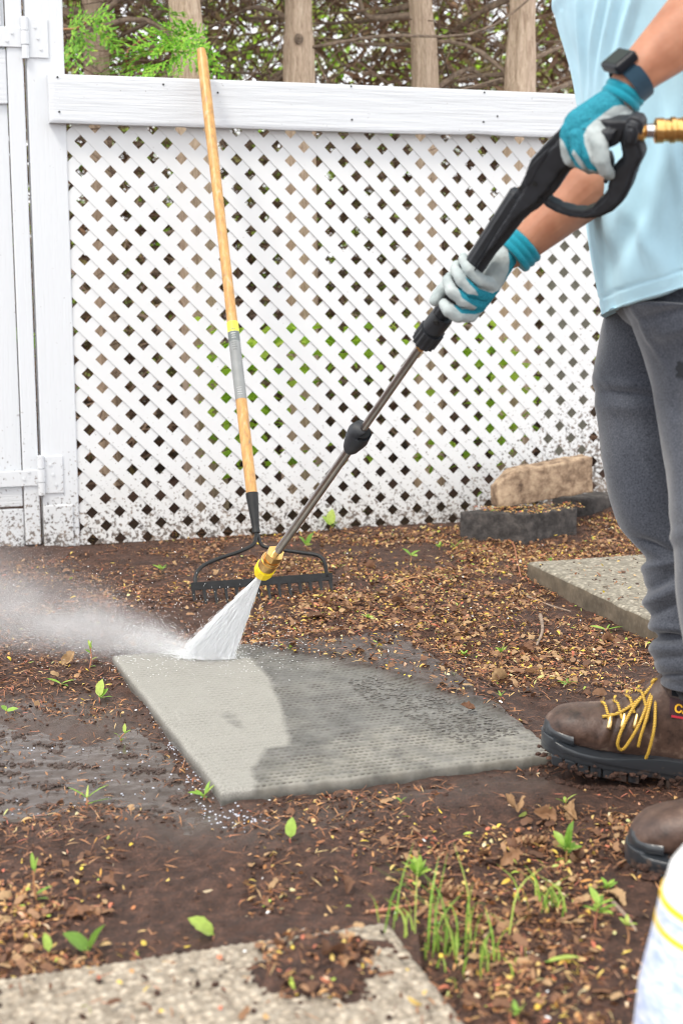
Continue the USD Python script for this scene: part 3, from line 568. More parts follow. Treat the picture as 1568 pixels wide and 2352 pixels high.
# ------------------------------------------------------------------ fence, gate, post
FENCE_END = 2.35
fence = thing('lattice_fence', 'white diagonal lattice fence panel under a broad white top board', 'fence', fl(1.1, 0))
sq2 = math.sqrt(2)
panel = sbox(-0.005, 0.0, FENCE_END, 1.27)
DI = 0.0853                                # diagonal repeat of the lattice
WS = 0.0335                                # slat width
s_ref, z_ref = fpx(185, 324)               # centre of one opening
def slat(sign, k, layer):
    c0 = (s_ref + sign * z_ref) / 1.0 + (k + 0.5) * DI       # line s + sign*z = c0
    d = np.array([1, -sign]) / sq2; nrm = np.array([1, sign]) / sq2
    mid = nrm * (c0 / sq2)
    q = [mid + d * a + nrm * b for a, b in ((-4, -WS / 2), (4, -WS / 2), (4, WS / 2), (-4, WS / 2))]
    g = Polygon(q).intersection(panel)
    return None if g.is_empty or g.area < 2e-4 else g
for sign, d0 in ((1, 0.0), (-1, -0.0022)):
    for k in range(-40, 60):
        g = slat(sign, k, d0)
        if g is None: continue
        jag = np.array(g.exterior.coords)[:-1]
        m = trimesh.creation.extrude_polygon(Polygon(jag), 0.0020, engine='earcut')
        v = np.asarray(m.vertices)
        wob = 0.004 * np.sin(v[:, 0] * 3.1 + 0.5) * np.sin(v[:, 1] * 2.2)
        m = frame(trimesh.Trimesh(np.column_stack([v[:, 0], v[:, 2] + d0 + wob, v[:, 1]]), m.faces, process=False), FP, EU, FN, EZ)
        put('slat', m, 'vinyl', fence)
put('backing_post', fbox(1.60, 1.76, -0.05, 1.25, -0.10, -0.07), 'board_grey', fence)
rs0 = fpx(113, 230, 0.04)[0]; rz0, rz1 = fpx(400, 287, 0.04)[1], fpx(400, 179, 0.04)[1]
# top board: sawn front with a gently wavy lower edge
ns, nz = 260, 26
S_, Z_ = np.meshgrid(np.linspace(rs0, FENCE_END, ns), np.linspace(0, 1, nz), indexing='ij')
low = rz0 + 0.004 * fb(np.stack([S_ * 4, 0 * S_, 0 * S_], -1), 1, 3, 61) - 0.003
chip = 0.012 * np.clip(fb(np.stack([S_ * 14, 0 * S_, 0 * S_], -1), 1, 3, 62) + 0.02, 0, 1) * np.clip((S_ - 1.0) / 0.1, 0, 1)
lo_e = low + chip
ZZ = lo_e + (rz1 + 0.002 * np.sin(S_ * 2) - lo_e) * Z_
edge = np.minimum(np.minimum(ZZ - lo_e, rz1 - ZZ), S_ - rs0); D_ = 0.040 - 0.004 * np.clip(1 - edge / 0.004, 0, 1) ** 2 + 0.0016 * fb(np.stack([S_ * 2.5, ZZ * 55, 0 * S_], -1), 1, 4, 63)
fr = FP + S_[..., None] * EU + D_[..., None] * FN + ZZ[..., None] * EZ
bk = FP + S_[..., None] * EU + (0 * D_ + 0.0095)[..., None] * FN + ZZ[..., None] * EZ
fa = grid_faces(ns, nz); N = ns * nz; idx = np.arange(N).reshape(ns, nz)
loop = np.concatenate([idx[:, 0], idx[-1, 1:], idx[-2::-1, -1], idx[0, -2:0:-1]])
fs = [fa, fa[:, ::-1] + N, np.stack([loop, loop + N, np.roll(loop, -1) + N], -1), np.stack([loop, np.roll(loop, -1) + N, np.roll(loop, -1)], -1)]
t = trimesh.Trimesh(np.vstack([fr.reshape(-1, 3), bk.reshape(-1, 3)]), np.concatenate(fs), process=False)
if t.volume < 0: t.invert()
put('top_board', t, 'paint_rail', fence, smooth=40)
def nail(px, py, d, parent, r=0.0035):
    s, z = fpx(px, py, d)
    c = trimesh.creation.cylinder(r, 0.003, sections=10)
    put('nail', frame(c, fl(s, z, d), EU, EZ, FN), 'iron_black', parent)
for p in ((132, 176), (136, 256), (375, 193), (500, 212), (806, 197), (808, 274), (1112, 211), (1110, 279), (1142, 266)): nail(*p, 0.0405, fence, 0.003)
post = thing('fence_post', 'tall white painted post between gate and lattice, soil splashed at its foot', 'fence post', fl(-0.05, 0))
put('post_board', fbox(-0.103, 0.004, -0.03, 2.05, -0.05, 0.009, 0.003), 'paint_post', post)
put('foot_board', fbox(-0.1, -0.014, 0.0, 0.13, 0.0095, 0.014, 0.002), 'paint_post', post)
gate = thing('garden_gate', 'white painted wooden gate of boards hung on strap hinges', 'gate', fl(-0.4, 0))
def zz(py, px=50, d=0.0): return fpx(px, py, d)[1]
g1 = -0.112                                  # free edge of the gate's stile
gs = -0.158                                  # inner edge of the stile
put('stile', fbox(gs, g1, 0.01, 2.05, -0.03, 0.006, 0.003), 'paint_post', gate)
put('panel', fbox(-1.0, gs - 0.003, 0.16, 2.0, -0.03, -0.008, 0.001), 'paint_post', gate)
put('rail', fbox(-1.0, gs - 0.002, zz(239), zz(113), -0.012, 0.003, 0.003), 'paint_rail', gate)
put('rail', fbox(-1.0, gs - 0.004, zz(1163), zz(1118), -0.012, 0.001, 0.003), 'paint_rail', gate)
put('rail', fbox(-1.0, gs - 0.002, 0.0, zz(1168), -0.012, -0.002, 0.003), 'paint_rail', gate)
put('stop_board', fbox(-0.192, -0.170, zz(60), 2.03, -0.008, 0.0, 0.002), 'paint_post', gate)
for zt, zb_, lt, lb in ((zz(38), zz(135), zz(63), zz(109)), (zz(1046), zz(1138), zz(1080), zz(1116))):
    h = put('hinge', cat([fbox(-0.60, g1 - 0.004, lb, lt, 0.006, 0.011, 0.0015), fbox(g1 + 0.016, g1 + 0.072, zb_ + 0.004, zt - 0.004, 0.009, 0.0135, 0.0015)]), 'paint_post', gate)
    L3 = (zt - zb_) / 3
    for i in range(3):
        c = trimesh.creation.cylinder(0.0105 + 0.001 * (i == 1), L3 - 0.0015, sections=20)
        put('knuckle', frame(c, fl(g1 + 0.006, zb_ + L3 * (i + 0.5), 0.014), EU, -EV, EZ), 'paint_post', h, smooth=35)
    for ds, dz in ((-0.03, 0.012), (-0.045, -0.010), (0.035, 0.03), (0.05, -0.03), (0.042, 0.0)):
        c = trimesh.creation.cylinder(0.004, 0.003, sections=12)
        put('screw', frame(c, fl(g1 + ds, (zt + zb_) / 2 + dz, 0.0125 if ds < 0 else 0.014), EU, EZ, FN), 'paint_post', h)

# ------------------------------------------------------------------ trees behind the fence
def trunk(path, r0, r1, seed, rows=150, n=56):
    P = spline(path, rows); R = np.linspace(r0, r1, rows); T = np.gradient(P, axis=0); T /= np.linalg.norm(T, axis=1, keepdims=True)
    th = np.arange(n) * 2 * np.pi / n; V = []
    a = np.array([1.0, 0, 0]); V = np.zeros((rows, n, 3))
    zz_ = P[:, 2]
    A, Zg = np.meshgrid(th, zz_)
    c = np.stack([np.cos(A) * 3.4, np.sin(A) * 3.4, Zg * 1.6], -1)
    rid = meshkit.fbm(c * [2.6, 2.6, 1.1], 4, seed) - 0.5; big = meshkit.fbm(c * 0.35, 2, seed + 5) - 0.5
    rr = R[:, None] * (1 + 0.36 * rid + 0.34 * big)
    for i in range(rows):
        e1 = unit(a - T[i] * np.dot(a, T[i])); e2 = np.cross(T[i], e1)
        V[i] = P[i] + rr[i][:, None] * (np.cos(th)[:, None] * e1 + np.sin(th)[:, None] * e2)
    return loft(V)
def spray(o, d, up, L, seed, depth=2):
    """flat fan of scale-leaved twiglets like arborvitae, as tapering flat blades"""
    rg = np.random.default_rng(seed); bl = []
    def rec(o, d, L, lev):
        n = int(max(3, L / 0.0105)) if lev else max(5, int(L / 0.013))
        side_ = np.cross(up, d); k = -1
        pts = []
        p = o.copy(); dd = d.copy()
        for i in range(n):
            p2 = p + dd * L / n; dd = unit(dd + 0.05 * rg.normal(size=3) + np.array([0, 0, -0.02]))
            pts.append((p, p2)); p = p2
        for i, (a, b) in enumerate(pts):
            bl.append((a, b, 0.0042 if lev else 0.0024, lev))
            if lev < depth and i > 0:
                k = -k; t = i / n
                l2 = L * (0.52 if lev == 0 else 0.36) * (1 - 0.75 * t) * rg.uniform(0.7, 1.15)
                if l2 > 0.006:
                    rec(a, unit(d * 0.72 + k * side_ * 0.62 + 0.10 * rg.normal(size=3)), l2, lev + 1)
    rec(np.asarray(o, float), unit(d), L, 0)
    A = np.array([b[0] for b in bl]); B = np.array([b[1] for b in bl]); W = np.array([b[2] for b in bl])
    D = B - A; D = B - A; s = np.cross(np.broadcast_to(up, D.shape), D); s /= np.linalg.norm(s, axis=1, keepdims=True) + 1e-9
    q = 0.22 * D
    V = np.stack([A - q, A + s * W[:, None] * 1.15 + D * .3, B + q * 1.6, A - s * W[:, None] * 1.15 + D * .3], 1)
    V[:, 1] += up * 0.0006; V[:, 3] += up * 0.0006
    f = np.array([[0, 1, 2], [0, 2, 3]])
    return trimesh.Trimesh(V.reshape(-1, 3), (f[None] + (np.arange(len(A)) * 4)[:, None, None]).reshape(-1, 3), process=False)
TREES = [  # (px, py) points of the axis, depth, width in photo pixels, label
    ([(222, 160), (216, 60), (210, -120)], 5.55, 62, 'cedar trunk half hidden by green sprays beside the gate post'),
    ([(440, 200), (428, 60), (412, -120)], 4.95, 88, 'stout cedar with bright green sprays, behind the rake handle top'),
    ([(686, 190), (686, 60), (684, -120)], 5.25, 74, 'pale barked cedar trunk with a knot, first right of the rake handle'),
    ([(974, 200), (967, 80), (956, -120)], 5.4, 61, 'slim leaning cedar trunk, second right of the rake handle'),
    ([(1196, 205), (1200, 90), (1206, -120)], 5.35, 74, 'cedar trunk nearest to the person in the blue shirt'),
]
tree_paths = []
for ti, (pp, TY, wpx, lab) in enumerate(TREES):
    a, b, c = [atY(px, py, TY) for px, py in pp]
    base = a + (a - c) * (a[2] / (c[2] - a[2])) * 0.35; base = np.array([base[0], TY, -0.05])
    top = c + (c - b) / (c - b)[2] * 2.6
    tr = thing('cedar_tree', lab, 'tree', base)
    r = wpx / 2 * pxm(TY)
    put('trunk', trunk([base, a, c, top], r * 1.12, r * 0.55, 20 + ti), 'bark', tr, smooth=True)
    rg = np.random.default_rng(100 + ti)
    axis = spline([base, a, c, top], 60)
    for k in range(15):
        z = rg.uniform(0.25, 2.3) if k > 7 else rg.uniform(1.2, 1.95)
        p0 = axis[np.argmin(np.abs(axis[:, 2] - z))]
        an = rg.uniform(-0.35, math.pi + 0.35); L = rg.uniform(0.5, 1.15)
        dv = np.array([math.cos(an), math.sin(an) * 0.8, rg.uniform(-0.30, 0.35)])
        pts = [p0, p0 + dv * L * 0.3 + [0, 0, rg.uniform(-.05, .08)], p0 + dv * L * 0.65 + rg.normal(size=3) * 0.05, p0 + dv * L + [0, 0, rg.uniform(-.1, .15)]]
        S = spline(pts, 14); rad = np.linspace(rg.uniform(0.007, 0.018), 0.003, 14) * (1 + 0.12 * rg.normal(size=14))
        put('branch', tube(S, np.abs(rad), 7), 'branch_bark', tr, smooth=True)
    # crown, above the picture: clumps of scale-leaf blades
    n = 900; q = rg.normal(size=(n, 3)) * [0.42, 0.42, 0.75]; q[:, 2] = np.abs(q[:, 2]) * 1.2
    C = top - [0, 0, 2.0] + q; C = C[C[:, 2] > 2.3]; n = len(C)
    put('crown', strips(C, rg.uniform(0, 6.3, n), rg.uniform(0.08, 0.2, n), rg.uniform(0.04, 0.09, n), np.full(n, 0.05), rg.uniform(-.6, .6, n), rg.uniform(-1, 1, n)), 'cedar_green', tr)
    tree_paths.append((tr, axis))
# a knot on the third trunk
tr, ax = tree_paths[2]; kc = atY(686, 88, 5.25 - 0.058)
for r_, dz in ((0.012, 0.0), (0.006, 0.002)):
    tt = np.linspace(0, 2 * np.pi, 26); put('knot', tube(kc + np.stack([r_ * np.cos(tt), 0 * tt - dz, 1.25 * r_ * np.sin(tt)], 1), 0.0045, 6), 'branch_bark', tr, smooth=True)
# bright sprays in front of the second trunk, over the top board
tr = tree_paths[1][0]
rg = np.random.default_rng(5)
SPR = [(480, 105, 300, 60, 4.62), (470, 90, 395, 30, 4.66), (440, 70, 350, 60, 4.64), (420, 60, 395, 15, 4.7), (390, 80, 470, 92, 4.60), (380, 110, 455, 140, 4.58), (360, 120, 270, 110, 4.62), (340, 120, 250, 160, 4.60),
       (330, 90, 240, 90, 4.7), (310, 130, 230, 130, 4.66), (400, 130, 330, 172, 4.56), (420, 140, 400, 178, 4.56), (350, 140, 290, 176, 4.58), (380, 100, 300, 130, 4.6), (450, 120, 480, 165, 4.62), (440, 90, 476, 60, 4.62),
       (300, 150, 215, 168, 4.66), (370, 60, 330, 20, 4.75), (410, 100, 360, 95, 4.58), (270, 140, 190, 150, 4.75)]
SPR = SPR + [(330, 165, 318, 205, 4.42), (345, 160, 352, 190, 4.43), (405, 165, 395, 186, 4.5), (455, 90, 492, 172, 4.62), (430, 40, 360, 20, 4.7)]
for k, (x0, y0, x1, y1, yy) in enumerate(SPR):
    a, b = atY(x0, y0, yy + 0.06), atY(x1, y1, yy - 0.02)
    L = np.linalg.norm(b - a) * 1.1; d = unit(b - a)
    up = unit(np.cross(d, [rg.normal() * 0.3, rg.normal() * 0.3 + 0.2, 1]) * 0.6 + np.array([0, -0.8, 0.2]))
    up = unit(up - d * np.dot(up, d))
    put('foliage_spray', spray(a, d, up, L, 300 + k), 'cedar_green', tr)
for pts in ([(330, 172, 4.72), (290, 140, 4.68), (310, 100, 4.7), (400, 60, 4.75)], [(280, 160, 4.7), (340, 120, 4.7), (450, 120, 4.75)], [(380, 90, 4.68), (440, 100, 4.7), (470, 120, 4.8)]):
    put('branch', tube(spline([atY(*p) for p in pts], 16), np.linspace(0.005, 0.002, 16), 6), 'stem_red', tr, smooth=True)
tr = tree_paths[0][0]
for k, (x0, y0, x1, y1, yy) in enumerate([(150, 66, 215, 40, 4.62), (205, 46, 255, 25, 4.6), (200, 50, 262, 50, 4.6), (205, 55, 262, 95, 4.6), (185, 60, 200, 130, 4.64), (165, 66, 172, 150, 4.66), (170, 40, 160, 5, 4.7), (190, 40, 178, 8, 4.68), (230, 70, 280, 110, 4.68), (155, 90, 160, 140, 4.7)]):
    a, b = atY(x0, y0, yy + 0.05), atY(x1, y1, yy - 0.02); L = np.linalg.norm(b - a) * 1.15; d = unit(b - a)
    up = unit(np.array([rg.normal() * 0.3, -0.9, 0.35])); up = unit(up - d * np.dot(up, d))
    put('foliage_spray', spray(a, d, up, L, 400 + k), 'cedar_green', tr)
put('branch', tube(spline([atY(*p) for p in ((120, 70, 4.7), (150, 66, 4.66), (175, 64, 4.63), (205, 46, 4.62))], 12), np.linspace(0.005, 0.0022, 12), 6), 'stem_red', tr, smooth=True)
# dead hedge interior behind the trunks, and living green further back
rg = np.random.default_rng(11)
def hedge_pts(n, y0, y1, z0, z1):
    s = rg.uniform(-0.9, 3.0, n); b = rg.uniform(y0, y1, n)
    q = FP + s[:, None] * EU + b[:, None] * EV * 1.0; q = q + np.outer((s - 0.7) * b * 0.22, EU); q[:, 2] = rg.uniform(z0, z1, n); return q
A = hedge_pts(9500, 0.75, 2.8, -0.05, 2.6); D = rg.normal(size=A.shape) * [0.30, 0.18, 0.22]
put('dead_twigs', rods(A, A + D, rg.uniform(0.0018, 0.005, len(A)), np.full(len(A), 0.001), rg.normal(size=A.shape) * 0.035, n=4, k=3), 'dead_twig', kind='stuff', label='tangle of bare brown twigs inside the cedar hedge', cat='twigs')
A = hedge_pts(64000, 1.2, 3.4, -0.05, 2.6); cl = fb(A, 2.2, 3, 70); A = A[(cl > -0.10) | ((A[:, 2] < 1.3) & (cl > -0.2))]; n = len(A)
put('dead_foliage', strips(A, rg.uniform(0, 6.3, n), rg.uniform(0.04, 0.13, n), rg.uniform(0.006, 0.020, n), rg.uniform(-.1, .2, n), rg.uniform(-1, 1, n), rg.uniform(-1.5, 1.5, n), 3, (0.5, 1, 0.3)), 'dead_spray', kind='stuff', label='withered brown foliage deep in the cedar hedge', cat='foliage')
A = hedge_pts(30000, 3.2, 5.8, -0.1, 3.6); cl = fb(A, 1.6, 3, 71); A = A[cl > -0.08]; n = len(A)
put('green_foliage', strips(A, rg.uniform(0, 6.3, n), rg.uniform(0.04, 0.12, n), rg.uniform(0.03, 0.08, n), rg.uniform(0, .2, n), rg.uniform(-1, 1, n), rg.uniform(-1, 1, n), 4), 'far_green', kind='stuff', label='sunlit green leaves glimpsed through gaps in the hedge', cat='foliage')
A = hedge_pts(5200, 0.10, 0.45, 0.16, 0.66); cl = fb(A, 3.0, 2, 72) + 0.15 * ((((A - FP) @ EU > 0.5) & ((A - FP) @ EU < 1.6)) - 0.75); A = A[cl > 0.03]; n = len(A)
put('understory_leaves', strips(A, rg.uniform(0, 6.3, n), rg.uniform(0.03, 0.07, n), rg.uniform(0.02, 0.045, n), rg.uniform(0, .2, n), rg.uniform(-.6, .6, n), rg.uniform(-.8, .8, n)), 'near_green', kind='stuff', label='low bright leaves growing close behind the lattice', cat='foliage')
#PART2
# ------------------------------------------------------------------ loose stones by the fence
def rock(pts_hull, seed, amp=0.006, edge=0.008, s=30):
    m = hullm(pts_hull); mm = mf.Manifold(mf.Mesh(np.asarray(m.vertices, np.float32), np.asarray(m.faces, np.uint32))).refine_to_length(edge).to_mesh()
    t = trimesh.Trimesh(mm.vert_properties[:, :3], mm.tri_verts, process=True)
    trimesh.smoothing.filter_taubin(t, lamb=0.5, nu=0.53, iterations=4)
    n = vnorm(t); v = np.asarray(t.vertices)
    t.vertices = v + n * (amp * 2 * fb(v, s, 4, seed) + amp * 0.8 * fb(v, s * 4, 2, seed + 1))[:, None]
    return t
c0 = atz(1205, 1250, -0.01)
ex, ey = rotz(math.radians(24))
def brick_pts(o, ax, ay, lx, ly, z0, z1):
    return [o + ax * a + ay * b + EZ * z for a in (0, lx) for b in (0, ly) for z in (z0, z1)]
w1 = unit(np.array([*(atz(1067, 1237, 0) - c0)[:2], 0])); w2 = unit(np.array([0.84, 0.54, 0]))
put('concrete_block', rock(brick_pts(c0, w2, w1, 0.215, 0.205, -0.05, 0.096), 81, 0.003), 'stone_dark', smooth=True, label='wet dark concrete block on the soil, under the leaning tan stone', cat='block')
a, b = atY(1146, 1168, 4.40), atY(1362, 1130, 4.55); a2, b2 = atY(1143, 1112, 4.40), atY(1360, 1050, 4.55); a3 = atY(1190, 1082, 4.42)
bk = EV * 0.085
put('stone_block', rock([a, b, a2, b2, a3, a + bk * .7, b + bk, a2 + bk * .7 - [0, 0, .01], b2 + bk, a3 + bk], 83, 0.006, 0.008, 24), 'stone_tan', smooth=True, label='rough tan stone tilted on top of the dark concrete block', cat='stone')
c1 = atz(1372, 1225, 0)
put('concrete_block', rock(brick_pts(c1 + EV * 0.17 + EU * 0.06, w2, w1 * 0.8, 0.20, 0.16, -0.05, 0.085), 85, 0.004), 'stone_dark', smooth=True, label='second dark block half buried in litter, right of the first, behind the trouser leg', cat='block')

# ------------------------------------------------------------------ rake leaning on the fence
rk_top = onpl(462, 112, fl(0, 0, 0.070), FN); rk_bar0, rk_bar1 = atz(442, 1347, 0.040), atz(760, 1324, 0.040)
rk_neck = (lambda q: q)(atY(589, 1228, (rk_bar0[1] + rk_bar1[1]) / 2 + 0.115))
rake = thing('garden_rake', 'bow rake with a weathered wooden handle leaning against the lattice fence', 'rake', rk_neck * [1, 1, 0])
ax = rk_top - rk_neck; 
def rk(py):      # point of the handle axis seen at this photo row
    lo, hi = 0.0, 1.0
    for _ in range(40):
        m_ = (lo + hi) / 2
        if project(rk_neck + ax * m_)[1] > py: lo = m_
        else: hi = m_
    return rk_neck + ax * lo
def seg(y0, y1, r0, r1, n=20, k=12): 
    t = np.linspace(0, 1, k)[:, None]; return tube(rk(y0) * (1 - t) + rk(y1) * t, np.linspace(r0, r1, k), n)
hp = [rk(1140) * (1 - t) + rk(113) * t for t in np.linspace(0, 1, 60)]
hr = 0.0150 + 0.0006 * np.sin(np.linspace(0, 9, 60)); hr[-2:] *= (0.95, 0.8)
put('handle', tube(hp, hr, 24), 'wood', rake, smooth=40)
sl = put('label_sleeve', seg(918, 785, 0.0160, 0.0160), 'tag_grey', rake, smooth=40)
put('dark_band', seg(785.5, 763, 0.0161, 0.0161), 'tag_dark', sl, smooth=40)
put('yellow_band', seg(763.5, 741, 0.0162, 0.0162), 'tag_yellow', sl, smooth=40)
up_ = unit(ax); face = unit(-FWD - up_ * np.dot(-FWD, up_)); rt_ = np.cross(up_, face)
for y, w, h, mt in ((759, 0.017, 0.0022, 'print_dark'), (769, 0.014, 0.002, 'print_pale'), (774, 0.011, 0.0014, 'print_pale'), (779, 0.013, 0.0014, 'print_pale'), (790, 0.015, 0.0015, 'print_dark'), (795, 0.013, 0.0015, 'print_dark'), (800, 0.015, 0.0015, 'print_dark'), (806, 0.011, 0.0015, 'print_dark'),
                    (893, 0.016, 0.0012, 'print_pale'), (898, 0.012, 0.0018, 'print_pale'), (903, 0.014, 0.0018, 'print_pale'), (908, 0.016, 0.0012, 'print_pale')):
    th = np.linspace(-w / 2, w / 2, 9) / 0.0164; c = rk(y)
    ring = lambda dz: np.array([c + 0.01635 * (np.sin(a_) * rt_ + np.cos(a_) * face) + up_ * dz for a_ in th])
    v = np.vstack([ring(-h / 2), ring(h / 2)]); f = grid_faces(2, 9)
    put('print_line', (v, f), mt, sl)
put('ferrule', tube([rk(1133) * (1 - t) + rk(1224) * t for t in np.linspace(0, 1, 16)], np.concatenate([np.linspace(0.0172, 0.0158, 4), np.linspace(0.0150, 0.0098, 10), [0.0108, 0.0108]]), 20), 'iron_black', rake, smooth=40)
nk = rk(1222); bd = rk_bar1 - rk_bar0; bu = unit(bd)
Ym = nk[1]
for side_, pts in ((0, [(587, 1236), (580, 1252), (548, 1268), (500, 1284), (466, 1300), (450, 1320)]), (1, [(595, 1238), (604, 1254), (640, 1262), (695, 1270), (730, 1276), (745, 1292)])):
    end = rk_bar0 + bd * (0.02 if side_ == 0 else 0.97)
    P = [nk - up_ * 0.0]
    for i, (px, py) in enumerate(pts):
        t = (i + 1) / (len(pts) + 1); P.append(atY(px, py, Ym * (1 - t) + end[1] * t))
    P.append(end)
    put('bow', tube(spline(P, 40), 0.0052, 10), 'iron_black', rake, smooth=True)
bf = unit(np.cross(bu, EZ)); bf = bf if bf[1] < 0 else -bf
dn = unit(np.array([0, 0, -1.0]) + bf * 0.30); nb_ = np.cross(bu, dn)
put('head_bar', frame(cbox((-0.004, -0.010, -0.0035), (np.linalg.norm(bd) + 0.004, 0.011, 0.0035), 0.001), rk_bar0, bu, dn, nb_), 'iron_black', rake)
for i in range(14):
    o = rk_bar0 + bd * (i / 13) * 0.99 + bu * 0.001
    P = [o + dn * 0.008, o + dn * 0.020 + bf * 0.001, o + dn * 0.034 + bf * 0.005, o + dn * 0.050 + bf * 0.014]
    S = spline(P, 8); w = np.linspace(1, 0.45, 8)
    rings = [[p + bu * sx_ * 0.0048 * ww + nb_ * sy_ * 0.0034 * ww for sx_, sy_ in ((-1, -1), (1, -1), (1, 1), (-1, 1))] for p, ww in zip(S, w)]
    put('tine', loft(rings), 'iron_black', rake)

# ------------------------------------------------------------------ pressure washer wand
W0, W1 = atY(1450, 287, 1.93), atY(607, 1306, 2.90)          # inlet end and nozzle
WD = unit(W1 - W0); WM = (W0 + W1) / 2
WN = unit((EYE - WM) - WD * np.dot(EYE - WM, WD)); WS_ = np.cross(WD, WN)      # towards the camera, sideways
def wp(px, py, d=0.0):          # photo pixel on the plane of the wand, d metres towards the camera
    return onpl(px, py, W0 + WN * d, WN)
wand = thing('pressure_washer_wand', 'black pressure washer gun with a long steel lance and yellow nozzle held by the person', 'pressure washer', W0)
def wplate(poly, d0, d1, bev=0.006, edge=0.006, it=6):
    """solid cut to a photo outline on the wand's plane, d0..d1 thick, rounded over"""
    pts = np.array([[np.dot(wp(x, y) - W0, WD), np.dot(wp(x, y) - W0, WS_)] for x, y in poly])
    pg = Polygon(pts).buffer(0)
    cs = lambda g: mf.CrossSection([np.array(g.exterior.coords)[:-1] if g.exterior.is_ccw else np.array(g.exterior.coords)[:-1][::-1]] + [np.array(r_.coords)[:-1][::-1] if r_.is_ccw else np.array(r_.coords)[:-1] for r_ in g.interiors])
    man = mf.Manifold.extrude(cs(pg), d1 - d0 - 2 * bev).translate((0, 0, d0 + bev)) if bev <= 0 else None
    if man is None:
        inner = pg.buffer(-bev)
        gs_ = list(getattr(inner, 'geoms', [inner]))
        man = mf.Manifold()
        man += mf.Manifold.extrude(cs(pg), d1 - d0 - 2 * bev).translate((0, 0, d0 + bev))
        for g in gs_:
            if g.is_empty: continue
            man += mf.Manifold.extrude(cs(g), d1 - d0).translate((0, 0, d0))
    t = soft(man, edge, it)
    v = np.asarray(t.vertices)
    t.vertices = W0 + v[:, :1] * WD + v[:, 1:2] * WS_ + v[:, 2:3] * WN
    if t.volume < 0: t.invert()
    return t
c2 = lambda L: [(784 + x / 2, y / 2) for x, y in L]
BODY = c2([(1030, 560), (985, 610), (930, 665), (880, 722), (855, 790), (832, 838), (800, 880), (768, 935), (735, 985), (700, 1040), (660, 1110), (612, 1188), (590, 1225), (650, 1250), (672, 1215), (710, 1160), (760, 1105), (795, 1060), (838, 1003), (880, 965), (925, 935), (962, 893), (990, 870), (1010, 840), (1050, 780), (1110, 730), (1190, 690), (1290, 640), (1330, 540), (1240, 540), (1120, 520)])
GUARD = c2([(1340, 520), (1378, 530), (1394, 555), (1392, 590), (1376, 640), (1394, 690), (1390, 715), (1362, 770), (1335, 850), (1300, 915), (1258, 955), (1200, 982), (1140, 990), (1060, 982), (1000, 962), (950, 935), (915, 893), (918, 876), (930, 872), (945, 880), (965, 910), (1010, 935), (1070, 952), (1120, 955), (1160, 940), (1190, 905), (1210, 890), (1230, 860), (1245, 790), (1262, 745), (1298, 712), (1300, 690), (1290, 640), (1298, 560), (1315, 535)])
put('gun_body', wplate(BODY, -0.021, 0.021, 0.010), 'black_plastic', wand, smooth=True)
put('trigger_guard', wplate(GUARD, -0.0135, 0.0135, 0.005, 0.005, 4), 'black_plastic', wand, smooth=True)
put('inset_panel', wplate(c2([(985, 640), (930, 690), (885, 742), (868, 790), (866, 815), (885, 825), (905, 800), (930, 745), (965, 690)]), 0.0185, 0.0222, 0.001, 0.004, 3), 'black_plastic', wand, smooth=True)
put('inlet_block', wplate(c2([(1330, 545), (1372, 552), (1380, 590), (1366, 640), (1330, 650), (1314, 600)]), -0.02, 0.02, 0.005, 0.005, 4), 'black_plastic', wand, smooth=True)
put('trigger', wplate(c2([(1215, 690), (1240, 700), (1252, 745), (1240, 790), (1222, 840), (1205, 830), (1222, 780), (1226, 740)]), -0.007, 0.007, 0.002, 0.004, 3), 'black_plastic', wand, smooth=True)
for x, y, r_ in ((889, 842, 5), (822, 862, 4)):
    c = trimesh.creation.cylinder(r_ * pxm(2.3), 0.003, sections=16); put('screw_hole', frame(c, wp(784 + x / 2, y / 2, 0.0205), WD, WS_, WN), 'dark_hole', wand)
def wtube(px0, px1, rads, n=24, mat='black_plastic', name='grip_tube', prof=None, parent=None):
    a, b = wp(*px0), wp(*px1); k = len(rads); t = (np.linspace(0, 1, k) if prof is None else np.asarray(prof))[:, None]
    return put(name, tube(a * (1 - t) + b * t, rads, n), mat, parent or wand, smooth=35)
# line of the lance in the photo
def lx(py): return 607 + (1306 - py) * (985 - 607) / (1306 - 776)
a_, b_ = (1185, 455), (1005, 732)
k = 60; fl_ = 0.0142 - 0.0006 * (np.arange(k) % 2); fl_[:6] = np.linspace(0.018, 0.0145, 6)
def ribbed(a, b, r, n, amp, lobes):
    A_, B_ = wp(*a), wp(*b); t = np.linspace(0, 1, 12)[:, None]; P = A_ * (1 - t) + B_ * t; th = np.arange(n) * 2 * np.pi / n
    rr = r * (1 + amp * np.cos(lobes * th))
    return loft([[p + rr[i] * (np.cos(th[i]) * WS_ + np.sin(th[i]) * WN) for i in range(n)] for p in P])
put('grip_tube', ribbed((1190, 447), (1006, 731), 0.0142, 80, 0.035, 10), 'black_plastic', wand, smooth=True)
put('collar', tube([wp(1018, 722), wp(1014, 728), wp(996, 751), wp(993, 755)], [0.0165, 0.0185, 0.0185, 0.0165], 28), 'black_plastic', wand, smooth=35)
put('brass_ring', tube([wp(997, 749), wp(989, 761)], 0.0160, 24), 'brass', wand, smooth=35)
c = trimesh.creation.cylinder(5.5 * pxm(2.6), 0.003, sections=16); put('screw_hole', frame(c, wp(1001, 741, 0.0183), WD, WS_, WN), 'dark_hole', wand)
put('knurled_nut', ribbed((994, 756), (974, 783), 0.0205, 96, 0.05, 14), 'black_plastic', wand, smooth=40)
put('brass_nut', tube([wp(977, 780), wp(972, 787), wp(968, 794), wp(963, 800)], [0.0120, 0.0125, 0.0095, 0.0075], 6), 'brass', wand)
put('lance', tube([wp(967, 793), wp(628, 1280)], 0.0072, 20), 'steel', wand, smooth=35)
